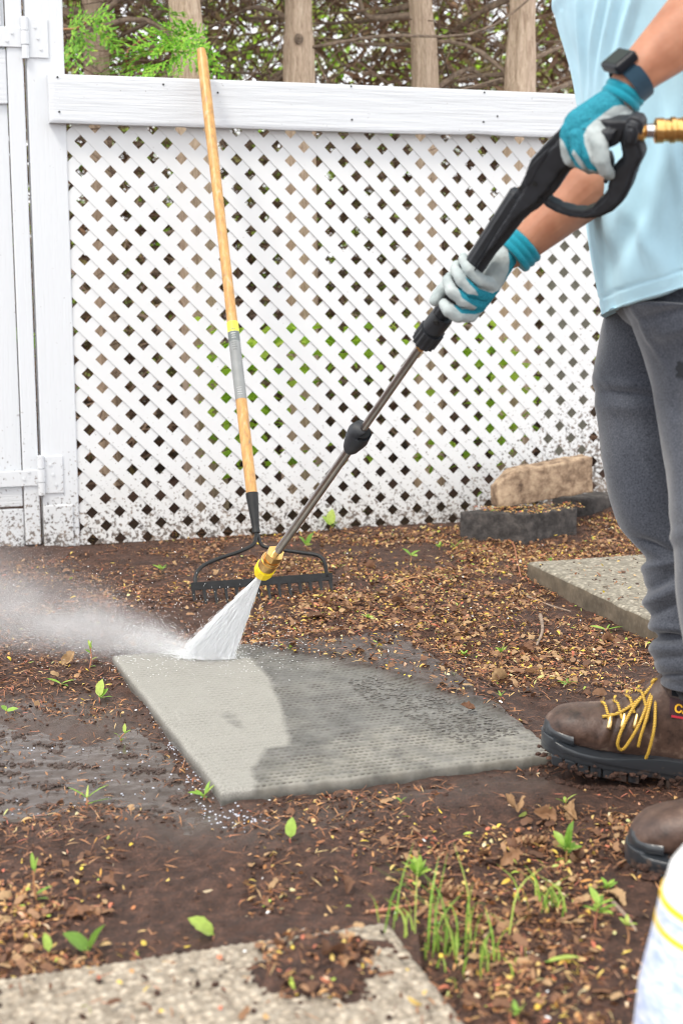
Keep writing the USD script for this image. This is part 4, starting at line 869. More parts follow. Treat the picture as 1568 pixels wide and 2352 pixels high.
put('lance_sleeve', tube([wp(806, 1026, 0.001), wp(640, 1264, 0.001)], 0.0086, 20), 'steel', wand, smooth=35)
put('lance_collar', tube([wp(830, 992), wp(828, 989), wp(826, 992), wp(819, 1007), wp(806, 1027), wp(802, 1032)], [0.015, 0.0195, 0.0215, 0.0215, 0.0150, 0.0115], 28), 'black_plastic', wand, smooth=35)
put('collar_hole', tube([wp(829.5, 988), wp(828, 990)], [0.0165, 0.0165], 24), 'dark_hole', wand, smooth=35)
put('coupler', cat([tube([wp(633, 1270), wp(627, 1280)], [0.0185, 0.0185], 6), tube([wp(628, 1278), wp(624, 1283)], [0.0150, 0.0150], 20), tube([wp(625, 1282), wp(623, 1285), wp(613, 1299), wp(612, 1301)], [0.0180, 0.0195, 0.0195, 0.0180], 24), tube([wp(622, 1286), wp(620, 1289)], [0.0203, 0.0203], 24)]), 'brass', wand, smooth=30)
put('nozzle_tip', tube([wp(613, 1300), wp(611, 1302), wp(606, 1310), wp(603, 1317), wp(602, 1319)], [0.0185, 0.0215, 0.0215, 0.0185, 0.0100], 12), 'yellow_plastic', wand, smooth=25)
# hose connection, leaving to the right
Hc = wp(1455, 301); hx = unit(np.array([1.0, -0.05, 0.03]))
hp_ = lambda d: Hc + hx * d
def ring_set(spec, mat, name, n=24): put(name, tube([hp_(d) for d, r_ in spec], [r_ for d, r_ in spec], n), mat, wand, smooth=30)
ring_set([(-0.012, 0.0165), (0.0, 0.0165)], 'black_plastic', 'hose_seat')
ring_set([(-0.006, 0.010), (0.0, 0.0135), (0.012, 0.0135), (0.016, 0.010)], 'brass', 'brass_fitting')
ring_set([(0.014, 0.0095), (0.030, 0.0095)], 'chrome', 'steel_stub')
ring_set([(0.026, 0.012), (0.028, 0.0165), (0.038, 0.0165), (0.040, 0.015), (0.046, 0.015), (0.048, 0.0172), (0.053, 0.0172), (0.055, 0.0155), (0.062, 0.0155), (0.064, 0.0175), (0.069, 0.0175), (0.071, 0.0130)], 'brass', 'quick_connector')
ring_set([(0.070, 0.0125), (0.088, 0.0125)], 'chrome', 'steel_nut', 6)
put('hose', tube(spline([hp_(0.085), hp_(0.14), hp_(0.25) + [0, 0, -.01], hp_(0.45) + [0.0, -.05, -.25], hp_(0.5) + [0.05, -.1, -.8], hp_(0.7) + [0.1, -.1, -1.02], hp_(1.4) + [0.1, 0.2, -1.04]], 60), 0.0095, 14), 'hose_grey', wand, smooth=True)

# ------------------------------------------------------------------ spray and mist
NZ = wp(601, 1319); I0, I1 = atz(424, 1512, SZ + 0.002), atz(527, 1512, SZ + 0.002); IC = (I0 + I1) / 2
SD = unit(IC - NZ); SL = unit((I1 - I0) - SD * np.dot(I1 - I0, SD)); ST = np.cross(SD, SL); SLEN = np.linalg.norm(IC - NZ)
look('droplet', {"d": ("diffuse_bsdf", {"color": (0.93, 0.94, 0.95)}), "t": ("translucent_bsdf", {"color": (0.93, 0.94, 0.95)}), "m": ("mix_closure", {"fac": 0.5})}, [("d.BSDF", "m.closure1"), ("t.BSDF", "m.closure2")], surface="m.closure")
def drops(C, D, ln, wd):
    """three-sided spindles at C along D: streaks and droplets of water"""
    n_ = len(C); D = D / np.linalg.norm(D, axis=1, keepdims=True); a = np.cross(D, RNG.normal(size=(n_, 3))); a /= np.linalg.norm(a, axis=1, keepdims=True); b = np.cross(D, a)
    V = np.stack([C - D * ln[:, None]] + [C + D * (0.4 * ln)[:, None] + wd[:, None] * (math.cos(q) * a + math.sin(q) * b) for q in (0.3, 2.4, 4.5)], 1)
    f = np.array([[0, 2, 1], [0, 3, 2], [0, 1, 3], [1, 2, 3]])
    return trimesh.Trimesh(V.reshape(-1, 3), (f[None] + (np.arange(n_) * 4)[:, None, None]).reshape(-1, 3), process=False)
def M(t, **k): return ('math', {'math_type': t, **k})
MIST = 3.6
HW = np.linalg.norm(I1 - I0) / 2
n = 56000; s_ = SLEN * RNG.uniform(0.0, 1.0, n) ** 0.8
x = RNG.uniform(-0.9, 0.9, n) + RNG.normal(size=n) * 0.12; y = RNG.normal(size=n) * 0.5
hw, ht = 0.0025 + HW * s_ / SLEN, 0.0025 + 0.030 * s_
C = NZ + s_[:, None] * SD + (x * hw)[:, None] * SL + (y * ht)[:, None] * ST; D = C - (NZ - SD * 0.004); ok = C[:, 2] > SZ + 0.002
put('water_spray', drops(C[ok], D[ok], RNG.uniform(0.006, 0.018, ok.sum()), RNG.uniform(0.00019, 0.00038, ok.sum())), 'droplet', kind='stuff', label='dense white fan of water from the yellow nozzle onto the slab', cat='water')
MI = IC + np.array([0.0, 0, 0.006]); ME = atY(-60, 1392, 3.2); MA = unit(ME - MI); ML = np.linalg.norm(ME - MI)
ms = unit(np.cross(MA, EZ)); mu_ = np.cross(ms, MA)
n = 200000; s_ = ML * 1.15 * RNG.uniform(0, 1, n) ** 1.35; r_ = 0.010 + 0.19 * s_
C = MI + s_[:, None] * MA + (RNG.normal(size=n) * r_ * 0.75)[:, None] * ms + (RNG.normal(size=n) * r_ * 0.62)[:, None] * mu_
den = np.clip(0.55 + 2.2 * fb(C * [1.0, 1, 1.6], 4.5, 3, 151), 0.06, 1); ok = (RNG.uniform(size=n) < den) & (C[:, 2] > sh(C[:, 0], C[:, 1]) + 0.002); C, s_ = C[ok], s_[ok]
n = len(C); wd = RNG.uniform(0.00017, 0.00036, n); D = MA + 0.4 * RNG.normal(size=(n, 3))
n3 = 1400; C3 = IC + RNG.normal(size=(n3, 3)) * [0.13, 0.10, 0.0] + np.outer(RNG.exponential(0.035, n3), EZ) + np.outer(RNG.exponential(0.07, n3), MA); C3 = C3[C3[:, 2] > SZ + 0.001]
n2 = 5000; a_ = RNG.uniform(0, 1, n2); C2 = I0 * (1 - a_)[:, None] + I1 * a_[:, None] + RNG.normal(size=(n2, 3)) * [0.010, 0.010, 0.0] + np.outer(np.abs(RNG.normal(size=n2)) * 0.006 + 0.001, EZ); C2 += np.outer(RNG.exponential(0.022, n2) * (RNG.uniform(size=n2) < .6), MA * [1, 1, 0.5])
put('water_mist', drops(np.vstack([C, C2, C3]), np.vstack([D, MA + 0.5 * RNG.normal(size=(n2, 3)), C3 - IC + [0, 0, 0.02]]), np.concatenate([wd * RNG.uniform(1, 3, n), RNG.uniform(0.001, 0.004, n2), RNG.uniform(0.001, 0.003, len(C3))]), np.concatenate([wd, RNG.uniform(0.0003, 0.0006, n2), RNG.uniform(0.0004, 0.0010, len(C3))])), 'droplet', kind='stuff', label='pale mist drifting left from where the spray hits the slab', cat='mist')

look('mist_air', {"g": ("geometry", {}), "o": ("vector_math", {"math_type": "subtract", "vector2": tuple(MI)}), "a": ("vector_math", {"math_type": "dot_product", "vector2": tuple(MA)}), "b": ("vector_math", {"math_type": "dot_product", "vector2": tuple(ms)}), "c": ("vector_math", {"math_type": "dot_product", "vector2": tuple(mu_)}),
    "ap": M('maximum', value2=0.0), "r": M('multiply_add', value2=0.20, value3=0.022), "b2": M('multiply'), "c2": M('multiply'), "rr": M('add'), "r2": M('multiply'), "q": M('divide'), "ng": M('multiply', value2=-1.3), "e": M('exponent'), "e2": M('subtract', value2=0.02), "e3": M('maximum', value2=0.0),
    "mp": ("mapping", {"scale": (5, 5, 8)}), "n": ("noise_texture", {"scale": 1.2, "detail": 4, "roughness": 0.5, "distortion": 0.3}), "nr": ("map_range", {"from_min": 0.34, "from_max": 0.66, "to_min": 0.35, "to_max": 1.6, "clamp": True}),
    "fo": M('multiply_add', value2=3.2, value3=0.16), "f": M('divide', value1=MIST), "d1": M('multiply'), "d2": M('multiply'), "p": ("principled_volume", {"color": (0.985, 0.985, 0.985), "anisotropy": 0.0})},
    [("g.position", "o.vector1"), ("o.vector", "a.vector1"), ("o.vector", "b.vector1"), ("o.vector", "c.vector1"), ("a.value", "ap.value1"), ("ap.value", "r.value1"), ("b.value", "b2.value1"), ("b.value", "b2.value2"), ("c.value", "c2.value1"), ("c.value", "c2.value2"), ("b2.value", "rr.value1"), ("c2.value", "rr.value2"), ("r.value", "r2.value1"), ("r.value", "r2.value2"),
     ("rr.value", "q.value1"), ("r2.value", "q.value2"), ("q.value", "ng.value1"), ("ng.value", "e.value1"), ("e.value", "e2.value1"), ("e2.value", "e3.value1"), ("o.vector", "mp.vector"), ("mp.vector", "n.vector"), ("n.fac", "nr.value"),
     ("ap.value", "fo.value1"), ("fo.value", "f.value2"), ("f.result" if False else "f.value", "d1.value1"), ("e3.value", "d1.value2"), ("d1.value", "d2.value1"), ("nr.result", "d2.value2"), ("d2.value", "p.density")], surface=None, volume="p.volume")
pts = []
for s_ in (-0.03, 0.0, ML * 0.5, ML, ML + 0.3):
    r_ = (0.022 + 0.20 * max(s_, 0)) * 1.75
    for an in np.arange(16) * 2 * np.pi / 16: pts.append(MI + MA * s_ + r_ * (math.cos(an) * ms + math.sin(an) * mu_))
put('fine_mist', hullm(np.array(pts)), 'mist_air', kind='stuff', label='soft haze of fine water mist around the drifting spray', cat='mist')

# ------------------------------------------------------------------ person
pers = thing('person', 'person in pale blue shirt, grey joggers and brown work boots spraying the slab', 'person', (0.52, 2.2, 0))
NR = 220
def ering(c, a, b, tilt=(0, 0), p=2.3, n=NR, yaw=0.0):
    """superellipse ring: a along x, b along y, z tilts by tilt per metre"""
    th = np.arange(n) * 2 * np.pi / n; cx_, sx_ = np.cos(th), np.sin(th)
    x = a * np.sign(cx_) * np.abs(cx_) ** (2 / p); y = b * np.sign(sx_) * np.abs(sx_) ** (2 / p)
    xr, yr = x * math.cos(yaw) - y * math.sin(yaw), x * math.sin(yaw) + y * math.cos(yaw)
    return np.stack([c[0] + xr, c[1] + yr, c[2] + x * tilt[0] + y * tilt[1]], 1)
def resample(rows, n):
    R = np.asarray(rows, float); m_, k_ = R.shape[:2]; return spline(R.reshape(m_, -1), n).reshape(n, k_, 3)
def left_ring(px, py, Yc, a, b, tilt=(0, 0), p=2.3, yaw=0.0, zc=None):
    q = atY(px, py, Yc); return ering((q[0] + a, Yc, q[2] if zc is None else zc), a, b, tilt, p, yaw=yaw)
# body (skin): head, neck, trunk and arms in one surface
GL, GR = float(wp(1345, 300)[1]) - 0.004, float(wp(1090, 650)[1])
elbL, wrL, haL = atY(1668, -12, GL + 0.02), atY(1464, 166, GL), atY(1428, 222, GL)
shL = np.array([0.56, 2.09, 1.44]); shR = np.array([0.56, 2.47, 1.44])
wrR, elbR = atY(1204, 563, GR + 0.012), atY(1425, 360, GR + 0.02)
hipz = 0.86
neck = np.array([0.53, 2.28, 1.50]); head = np.array([0.475, 2.28, 1.66])
man = chain([((0.585, 2.28, 0.86), 0.12), ((0.57, 2.28, 1.05), 0.105), ((0.55, 2.28, 1.3), 0.115)]) + mf.Manifold.batch_hull([sph(shL, 0.055), sph(shR, 0.055), sph((0.54, 2.28, 1.28), 0.10), sph((0.55, 2.2, 1.35), 0.10), sph((0.55, 2.36, 1.35), 0.10)])
man += chain([((0.55, 2.28, 1.42), 0.065), (neck, 0.056), (head + [0.02, 0, -0.08], 0.06)])
man += mf.Manifold.batch_hull([sph(head + [0.02, 0, 0.03], 0.088), sph(head + [-0.015, 0, 0.035], 0.078), sph(head + [-0.045, 0, -0.075], 0.036), sph(head + [-0.06, 0, -0.02], 0.045)])
man += chain([(head + [-0.085, 0, 0.01], 0.010), (head + [-0.118, 0, -0.03], 0.013), (head + [-0.10, 0, -0.038], 0.014)], 16)
for s_ in (-1, 1):
    man += mf.Manifold.batch_hull([sph(head + [0.02, s_ * 0.084, 0.015], 0.014, 12), sph(head + [0.015, s_ * 0.082, -0.03], 0.010, 12)])
man += chain([(head + [-0.092, -0.025, -0.072], 0.008), (head + [-0.098, 0, -0.070], 0.009), (head + [-0.092, 0.025, -0.072], 0.008)], 12)
man += chain([(shL, 0.058), ((shL + elbL) / 2 + [0, -0.01, 0.0], 0.054), (elbL, 0.047), (elbL * 0.72 + wrL * 0.28, 0.050), (elbL * 0.4 + wrL * 0.6, 0.040), (wrL, 0.0285), (haL, 0.0245)], 32)
man += chain([(shR, 0.058), ((shR + elbR) / 2, 0.052), (elbR, 0.046), (elbR * 0.7 + wrR * 0.3, 0.0475), (elbR * 0.35 + wrR * 0.65, 0.036), (wrR, 0.0255), (wrR + unit(wrR - elbR) * 0.02, 0.020), (wrR + unit(wrR - elbR) * 0.04, 0.012)], 32)
put('body', soft(man, 0.010, 10), 'skin', pers, smooth=True)
hm = mf.Manifold.batch_hull([sph(head + [0.03, 0, 0.045], 0.092), sph(head + [0.0, 0, 0.06], 0.083), sph(head + [0.06, 0, -0.02], 0.06)]) - mf.Manifold.batch_hull([sph(head + [-0.09, 0, -0.02], 0.085), sph(head + [-0.07, 0, -0.1], 0.085)])
put('hair', soft(hm, 0.008, 6), 'hair', pers, smooth=True)
# shirt
rows = [left_ring(1284, -40, 2.27, 0.150, 0.215, p=2.5), left_ring(1286, 20, 2.27, 0.150, 0.215, p=2.5), left_ring(1299, 80, 2.27, 0.146, 0.212), left_ring(1316, 140, 2.27, 0.142, 0.208), left_ring(1328, 200, 2.27, 0.140, 0.205), left_ring(1338, 270, 2.27, 0.139, 0.203), left_ring(1346, 350, 2.27, 0.140, 0.203),
        left_ring(1350, 430, 2.27, 0.143, 0.205), left_ring(1352, 500, 2.27, 0.147, 0.208), left_ring(1360, 570, 2.27, 0.150, 0.210), left_ring(1374, 618, 2.27, 0.152, 0.212, (0.11, -0.05)), left_ring(1390, 654, 2.27, 0.152, 0.212, (0.23, -0.12)), left_ring(1391, 663, 2.27, 0.151, 0.211, (0.25, -0.13))]
z_top = rows[0].mean(0)[2]
upper = [ering((0.56, 2.28, 1.485), 0.065, 0.085), ering((0.56, 2.28, 1.475), 0.085, 0.15), ering((0.555, 2.28, 1.43), 0.12, 0.215), ering((0.545, 2.275, 1.38), 0.145, 0.225, p=2.5)]
R = resample(upper + rows, 190)
t = loft(R, cap=True); v = np.asarray(t.vertices).copy(); n = vnorm(t)
z, th = v[:, 2], np.arctan2(v[:, 1] - 2.27, v[:, 0] - 0.56)
P = project(v)
def fold(px, py, ang, L, w, amp):
    """a soft ridge laid over the cloth through a photo point, L and w its half length and half width in photo pixels"""
    a_ = math.radians(ang); dx, dy = P[:, 0] - px, P[:, 1] - py
    u_, w_ = dx * math.cos(a_) + dy * math.sin(a_), -dx * math.sin(a_) + dy * math.cos(a_)
    return amp * np.exp(-(u_ / L) ** 2 - (w_ / w) ** 2) * (v[:, 1] < 2.5)
d = 0.010 * fb(np.stack([th * 1.6, z * 1.2, 0 * z], -1), 2.2, 3, 91)
for q in ((1335, 60, 88, 150, 7, 0.010), (1372, 80, 97, 140, 8, 0.012), (1400, 60, 100, 160, 9, 0.010), (1445, 30, 105, 120, 10, 0.010), (1480, 380, 100, 130, 26, -0.010), (1520, 470, 96, 150, 22, 0.012), (1440, 540, 120, 90, 26, -0.010), (1398, 610, 75, 70, 22, -0.008), (1545, 350, 80, 100, 14, 0.008), (1490, 560, 60, 80, 24, 0.010), (1560, 590, 100, 80, 18, -0.008), (1430, 470, 100, 100, 20, 0.007)):
    d = d + fold(*q)
hem = np.abs(v[:, 2] - (R[-1].mean(0)[2] + 0.024 + (v[:, 0] - R[-1].mean(0)[0]) * 0.235 - (v[:, 1] - 2.27) * 0.12))
d -= 0.0030 * np.exp(-(hem / 0.0022) ** 2)
k_ = np.arange(len(v)); end = (k_ >= len(v) - 2); d[end] = 0
t.vertices = v + n * d[:, None]
shirt = put('shirt', t, 'shirt_blue', pers, smooth=True)
for sh_, eb in ((shL, elbL), (shR, elbR)):
    ax_ = unit(eb - sh_); S = [sh_ - ax_ * 0.03, sh_ + ax_ * 0.05, sh_ + ax_ * 0.13]
    put('sleeve', tube(spline(S, 20), np.linspace(0.085, 0.075, 20), 32), 'shirt_blue', shirt, smooth=True)
# joggers: hips and two legs, one surface
FL = [(1396, 690, 2.40, .120), (1388, 740, 2.40, .115), (1377, 800, 2.40, .108), (1366, 850, 2.40, .102), (1362, 872, 2.395, .100), (1366, 905, 2.39, .097), (1374, 960, 2.385, .094), (1380, 1010, 2.375, .090), (1387, 1060, 2.365, .086), (1398, 1120, 2.35, .081), (1408, 1165, 2.34, .078),
      (1424, 1208, 2.33, .074), (1446, 1243, 2.32, .068), (1474, 1270, 2.31, .060), (1488, 1292, 2.30, .056), (1482, 1320, 2.295, .057), (1480, 1345, 2.29, .058), (1486, 1380, 2.285, .056), (1490, 1410, 2.28, .055), (1498, 1440, 2.275, .054), (1505, 1456, 2.275, .052), (1500, 1485, 2.27, .055), (1502, 1515, 2.265, .055), (1512, 1540, 2.262, .051), (1520, 1556, 2.26, .048), (1518, 1574, 2.26, .049)]
NL = [(1428, 690, 2.20, .125), (1446, 740, 2.20, .120), (1468, 790, 2.20, .116), (1490, 860, 2.19, .112), (1503, 920, 2.18, .108), (1514, 980, 2.16, .104), (1526, 1050, 2.14, .100), (1535, 1120, 2.12, .096), (1540, 1180, 2.10, .093), (1548, 1260, 2.08, .088), (1553, 1340, 2.06, .084), (1562, 1420, 2.04, .078), (1576, 1500, 2.02, .070), (1590, 1580, 2.00, .062), (1600, 1660, 1.985, .056), (1608, 1740, 1.97, .054), (1612, 1790, 1.965, .052)]
def leg(rows_, n):
    global NR
    R_ = resample([left_ring(px, py, Y_, a_, a_ * 1.02, p=2.1)[::2] for px, py, Y_, a_ in rows_], n)
    return loft(R_)
def man_of(t):
    return mf.Manifold(mf.Mesh(np.asarray(t.vertices, np.float32), np.asarray(t.faces, np.uint32)))
hips = loft(resample([left_ring(1402, 600, 2.28, .135, .175), left_ring(1400, 660, 2.28, .140, .182), left_ring(1425, 720, 2.28, .12, .17), left_ring(1490, 780, 2.28, .09, .14), left_ring(1530, 815, 2.28, .06, .08)], 40))
t1, t2 = leg(FL, 170), leg(NL, 170)
t = None
def dress(t, folds, seed, heather=0.003):
    global v, P
    v = np.asarray(t.vertices).copy(); n = vnorm(t); P = project(v)
    d = 0.010 * fb(v * [1, 1, 1.2], 7, 3, seed) + heather * fb(v, 24, 3, seed + 1)
    for q in folds: d = d + fold(*q)
    return v + n * d[:, None]
far_folds = [(1440, 905, 5, 60, 9, -0.012), (1430, 935, 3, 70, 14, 0.006), (1475, 1045, 62, 160, 6, 0.006), (1440, 980, 62, 90, 10, -0.005), (1500, 1255, 20, 45, 11, -0.012), (1510, 1300, -15, 60, 12, 0.010), (1530, 1330, -30, 60, 12, -0.012), (1510, 1372, -25, 60, 12, 0.010), (1530, 1400, -20, 50, 9, -0.010), (1520, 1440, 5, 50, 9, 0.008), (1525, 1462, 4, 60, 7, -0.012), (1530, 1490, 0, 60, 10, 0.008), (1535, 1512, -5, 60, 5, -0.006), (1540, 1552, 0, 60, 4, -0.006)]
near_folds = [(1530, 720, -15, 70, 12, -0.010), (1550, 760, -18, 60, 12, 0.006), (1560, 1000, 85, 200, 12, -0.004), (1560, 1230, -20, 50, 12, 0.006), (1480, 760, 62, 80, 5, 0.005)]
t1.vertices = dress(t1, far_folds, 95); t2.vertices = dress(t2, near_folds, 97)
hips.vertices = dress(hips, [], 99)
put('joggers', soft(man_of(t1) + man_of(t2) + man_of(hips), 0.010, 3), 'pants_grey', pers, smooth=True)
# dark emblem printed on the near trouser leg: a small clover-like blot at the frame's edge
jv = np.asarray(t2.vertices); jp = project(jv); nearv = (np.hypot(jp[:, 0] - 1562, jp[:, 1] - 852) < 16) & (jv[:, 1] < 2.19); jc_ = jv[nearv].mean(0) if nearv.any() else atY(1562, 852, 2.09)
jn = unit(vnorm(t2)[nearv].mean(0)) if nearv.any() else -FWD
if np.dot(jn, EYE - jc_) < 0: jn = -jn
ems = [onpl(px, py, jc_ + jn * 0.0035, jn) for px, py in ((1551, 842), (1556, 838), (1553, 832), (1559, 829), (1566, 834), (1574, 830), (1582, 838), (1580, 856), (1572, 868), (1562, 864), (1555, 866), (1551, 861), (1558, 855), (1551, 850))]
put('emblem', trimesh.Trimesh(np.array(ems + [np.mean(ems, 0)]), [[i, (i + 1) % 14, 14] for i in range(14)], process=False), 'sock_black', pers)

# ------------------------------------------------------------------ gloves
def glove_chain(L, cx, cy, k, Y0, rpx):
    return [(atY(cx + x * k, cy + y * k, Y0 + dz), r_ * k * pxm(Y0)) for x, y, dz, r_ in L]
def build_glove(parts, hulls, cx, cy, k, Y0, teal, name, cuff, lab):
    man = mf.Manifold()
    for h_ in hulls: man += mf.Manifold.batch_hull([sph(c, r_, 32) for c, r_ in glove_chain(h_, cx, cy, k, Y0, 1)])
    for ch in parts: man += chain(glove_chain(ch, cx, cy, k, Y0, 1), 32)
    t = soft(man, 0.0029, 3)
    v_ = np.asarray(t.vertices); n = vnorm(t)
    t.vertices = v_ + n * (0.0032 * fb(v_, 75, 3, 111) + 0.0012 * fb(v_, 190, 2, 112))[:, None]
    q = (project(v_) - [cx, cy]) / k
    pp = shapely.points(q); u_ = shapely.union_all([Polygon(p_) for p_ in teal])
    dd = np.where(shapely.contains(u_, pp), 1, -1) * shapely.distance(pp, u_.boundary)
    facing = ((EYE - v_) * n).sum(1) > -0.02
    mask = np.where(facing, np.clip(0.5 + dd / 22, 0, 1), 0.0)
    g = put(name, t, 'glove_look', pers, smooth=True, attr={'mask': mask}, label=lab)
    c_, ax_, r_, ln, nr = cuff
    tt = np.linspace(0, 1, 26); rr = r_ * (1 + 0.07 * np.abs(np.sin(tt * np.pi * nr)))
    P_ = c_ + np.outer(tt * ln, ax_)
    m_ = tube(np.vstack([P_, P_[-1:] - ax_ * 0.004]), np.append(rr, r_ * 0.93), 36)
    put('cuff', m_, 'cuff_teal', g, smooth=True)
    return g
k1 = 0.2083
build_glove([[(1040, 790, -.004, 76), (905, 735, -.028, 70), (785, 630, -.032, 66), (712, 520, -.018, 56), (715, 480, .0, 50)],
             [(960, 905, -.004, 76), (800, 850, -.030, 70), (690, 735, -.034, 68), (625, 605, -.018, 56), (640, 560, .0, 48)],
             [(895, 1000, -.004, 76), (715, 965, -.030, 70), (590, 860, -.034, 68), (535, 735, -.018, 54), (560, 690, .0, 46)],
             [(790, 1120, -.004, 84), (660, 1120, -.024, 84), (565, 1070, -.028, 78), (500, 995, -.018, 58)],
             [(1000, 470, .022, 110), (800, 560, .034, 100), (590, 740, .040, 86), (440, 890, .030, 70), (400, 965, .024, 62)]],
            [[(1160, 500, .002, 138), (1090, 650, .0, 125), (1040, 800, -.002, 88), (960, 700, .03, 120)], [(1040, 800, .0, 86), (960, 910, .0, 86), (895, 1000, .0, 84), (800, 1110, .0, 80), (760, 900, .034, 90), (900, 760, .036, 100), (700, 950, .03, 80)], [(1235, 425, .008, 142), (1160, 500, .004, 140), (900, 480, .030, 95)]],
            914.7, 490, k1, GR, [[(730, 690), (800, 740), (900, 830), (1040, 880), (1130, 830), (1160, 780), (1215, 640), (1222, 520), (1200, 340), (1500, 200), (1500, 1300), (1000, 1060), (840, 1112), (690, 1100), (640, 1050), (570, 950), (700, 1050), (830, 1070), (868, 1035), (780, 985), (700, 930), (640, 790), (770, 885), (885, 908), (850, 840), (790, 780)]],
            'glove', (wrR + unit(wrR - elbR) * 0.026, unit(elbR - wrR), 0.0305, 0.032, 3), 'grey and teal glove closed round the black grip tube')
build_glove([[(520, 930, .004, 78), (498, 1090, .004, 60), (525, 1195, .008, 56), (640, 1245, .022, 54), (740, 1255, .030, 50)],
             [(600, 990, -.008, 80), (597, 1140, -.012, 60), (640, 1235, -.006, 58), (720, 1275, .018, 62), (820, 1275, .030, 52)],
             [(690, 1020, -.014, 80), (700, 1165, -.020, 60), (745, 1258, -.014, 58), (820, 1285, .010, 62), (890, 1260, .024, 50)],
             [(770, 985, -.018, 102), (805, 1090, -.026, 78), (820, 1205, -.026, 74), (855, 1295, -.014, 66), (890, 1340, .004, 54)],
             [(960, 740, .030, 110), (800, 820, .046, 95), (640, 950, .056, 80), (560, 1060, .058, 66)]],
            [[(1010, 640, .0, 150), (850, 760, -.002, 170), (640, 900, .008, 170)], [(850, 770, .0, 165), (560, 900, .006, 95), (620, 980, -.002, 95), (700, 1000, -.010, 95), (770, 970, -.015, 105), (1010, 790, -.006, 95), (700, 900, .03, 110)]],
            1176, 65.3, 0.25, GL, [[(700, 560), (790, 500), (850, 420), (1250, 600), (1230, 700), (1150, 712), (1090, 720), (1000, 700), (930, 712), (850, 770), (760, 840), (690, 905), (655, 975), (665, 1060), (695, 1140), (722, 1225), (782, 1290), (775, 1320), (735, 1300), (690, 1290), (640, 1215), (560, 1105), (548, 1150), (600, 1235), (650, 1290), (600, 1275), (540, 1200), (500, 1110), (470, 1040), (430, 990), (430, 860)]],
            'glove', (haL - unit(wrL - haL) * 0.008, unit(wrL - haL), 0.0272, 0.020, 2), 'teal glove with grey palm on the trigger grip')
# watch on the near wrist
wa = unit(elbL - wrL); wn = unit(np.array([-0.66, -0.42, 0.62])); wn = unit(wn - wa * np.dot(wn, wa)); wt = np.cross(wa, wn)
wc = atY(1449, 188, GL)
tt = np.linspace(0, 2 * np.pi, 64)
prof = [(-0.0115, 0.0285), (-0.0115, 0.0312), (0.0115, 0.0312), (0.0115, 0.0285)]
ringsW = [[wc + wa * u_ + r_ * (math.cos(a_) * wn + math.sin(a_) * wt) for u_, r_ in prof] for a_ in tt]
watch = put('watch', loft(ringsW, cap=False), 'strap_navy', pers, smooth=30, label='black smartwatch on a navy strap round the near wrist')
cs_ = mf.Manifold.batch_hull([sph((x_, y_, z_), 0.0045, 20) for x_ in (-0.0165, 0.0165) for y_ in (-0.0135, 0.0135) for z_ in (-0.002, 0.004)])
m_ = cs_.to_mesh(); put('watch_case', frame(trimesh.Trimesh(m_.vert_properties[:, :3], m_.tri_verts), wc + wn * 0.0335, wt, wa, wn), 'watch_black', watch, smooth=30)
put('screen', frame(cbox((-0.016, -0.013, 0), (0.016, 0.013, 0.0012), 0.001), wc + wn * 0.0418, wt, wa, wn), 'watch_black', watch)

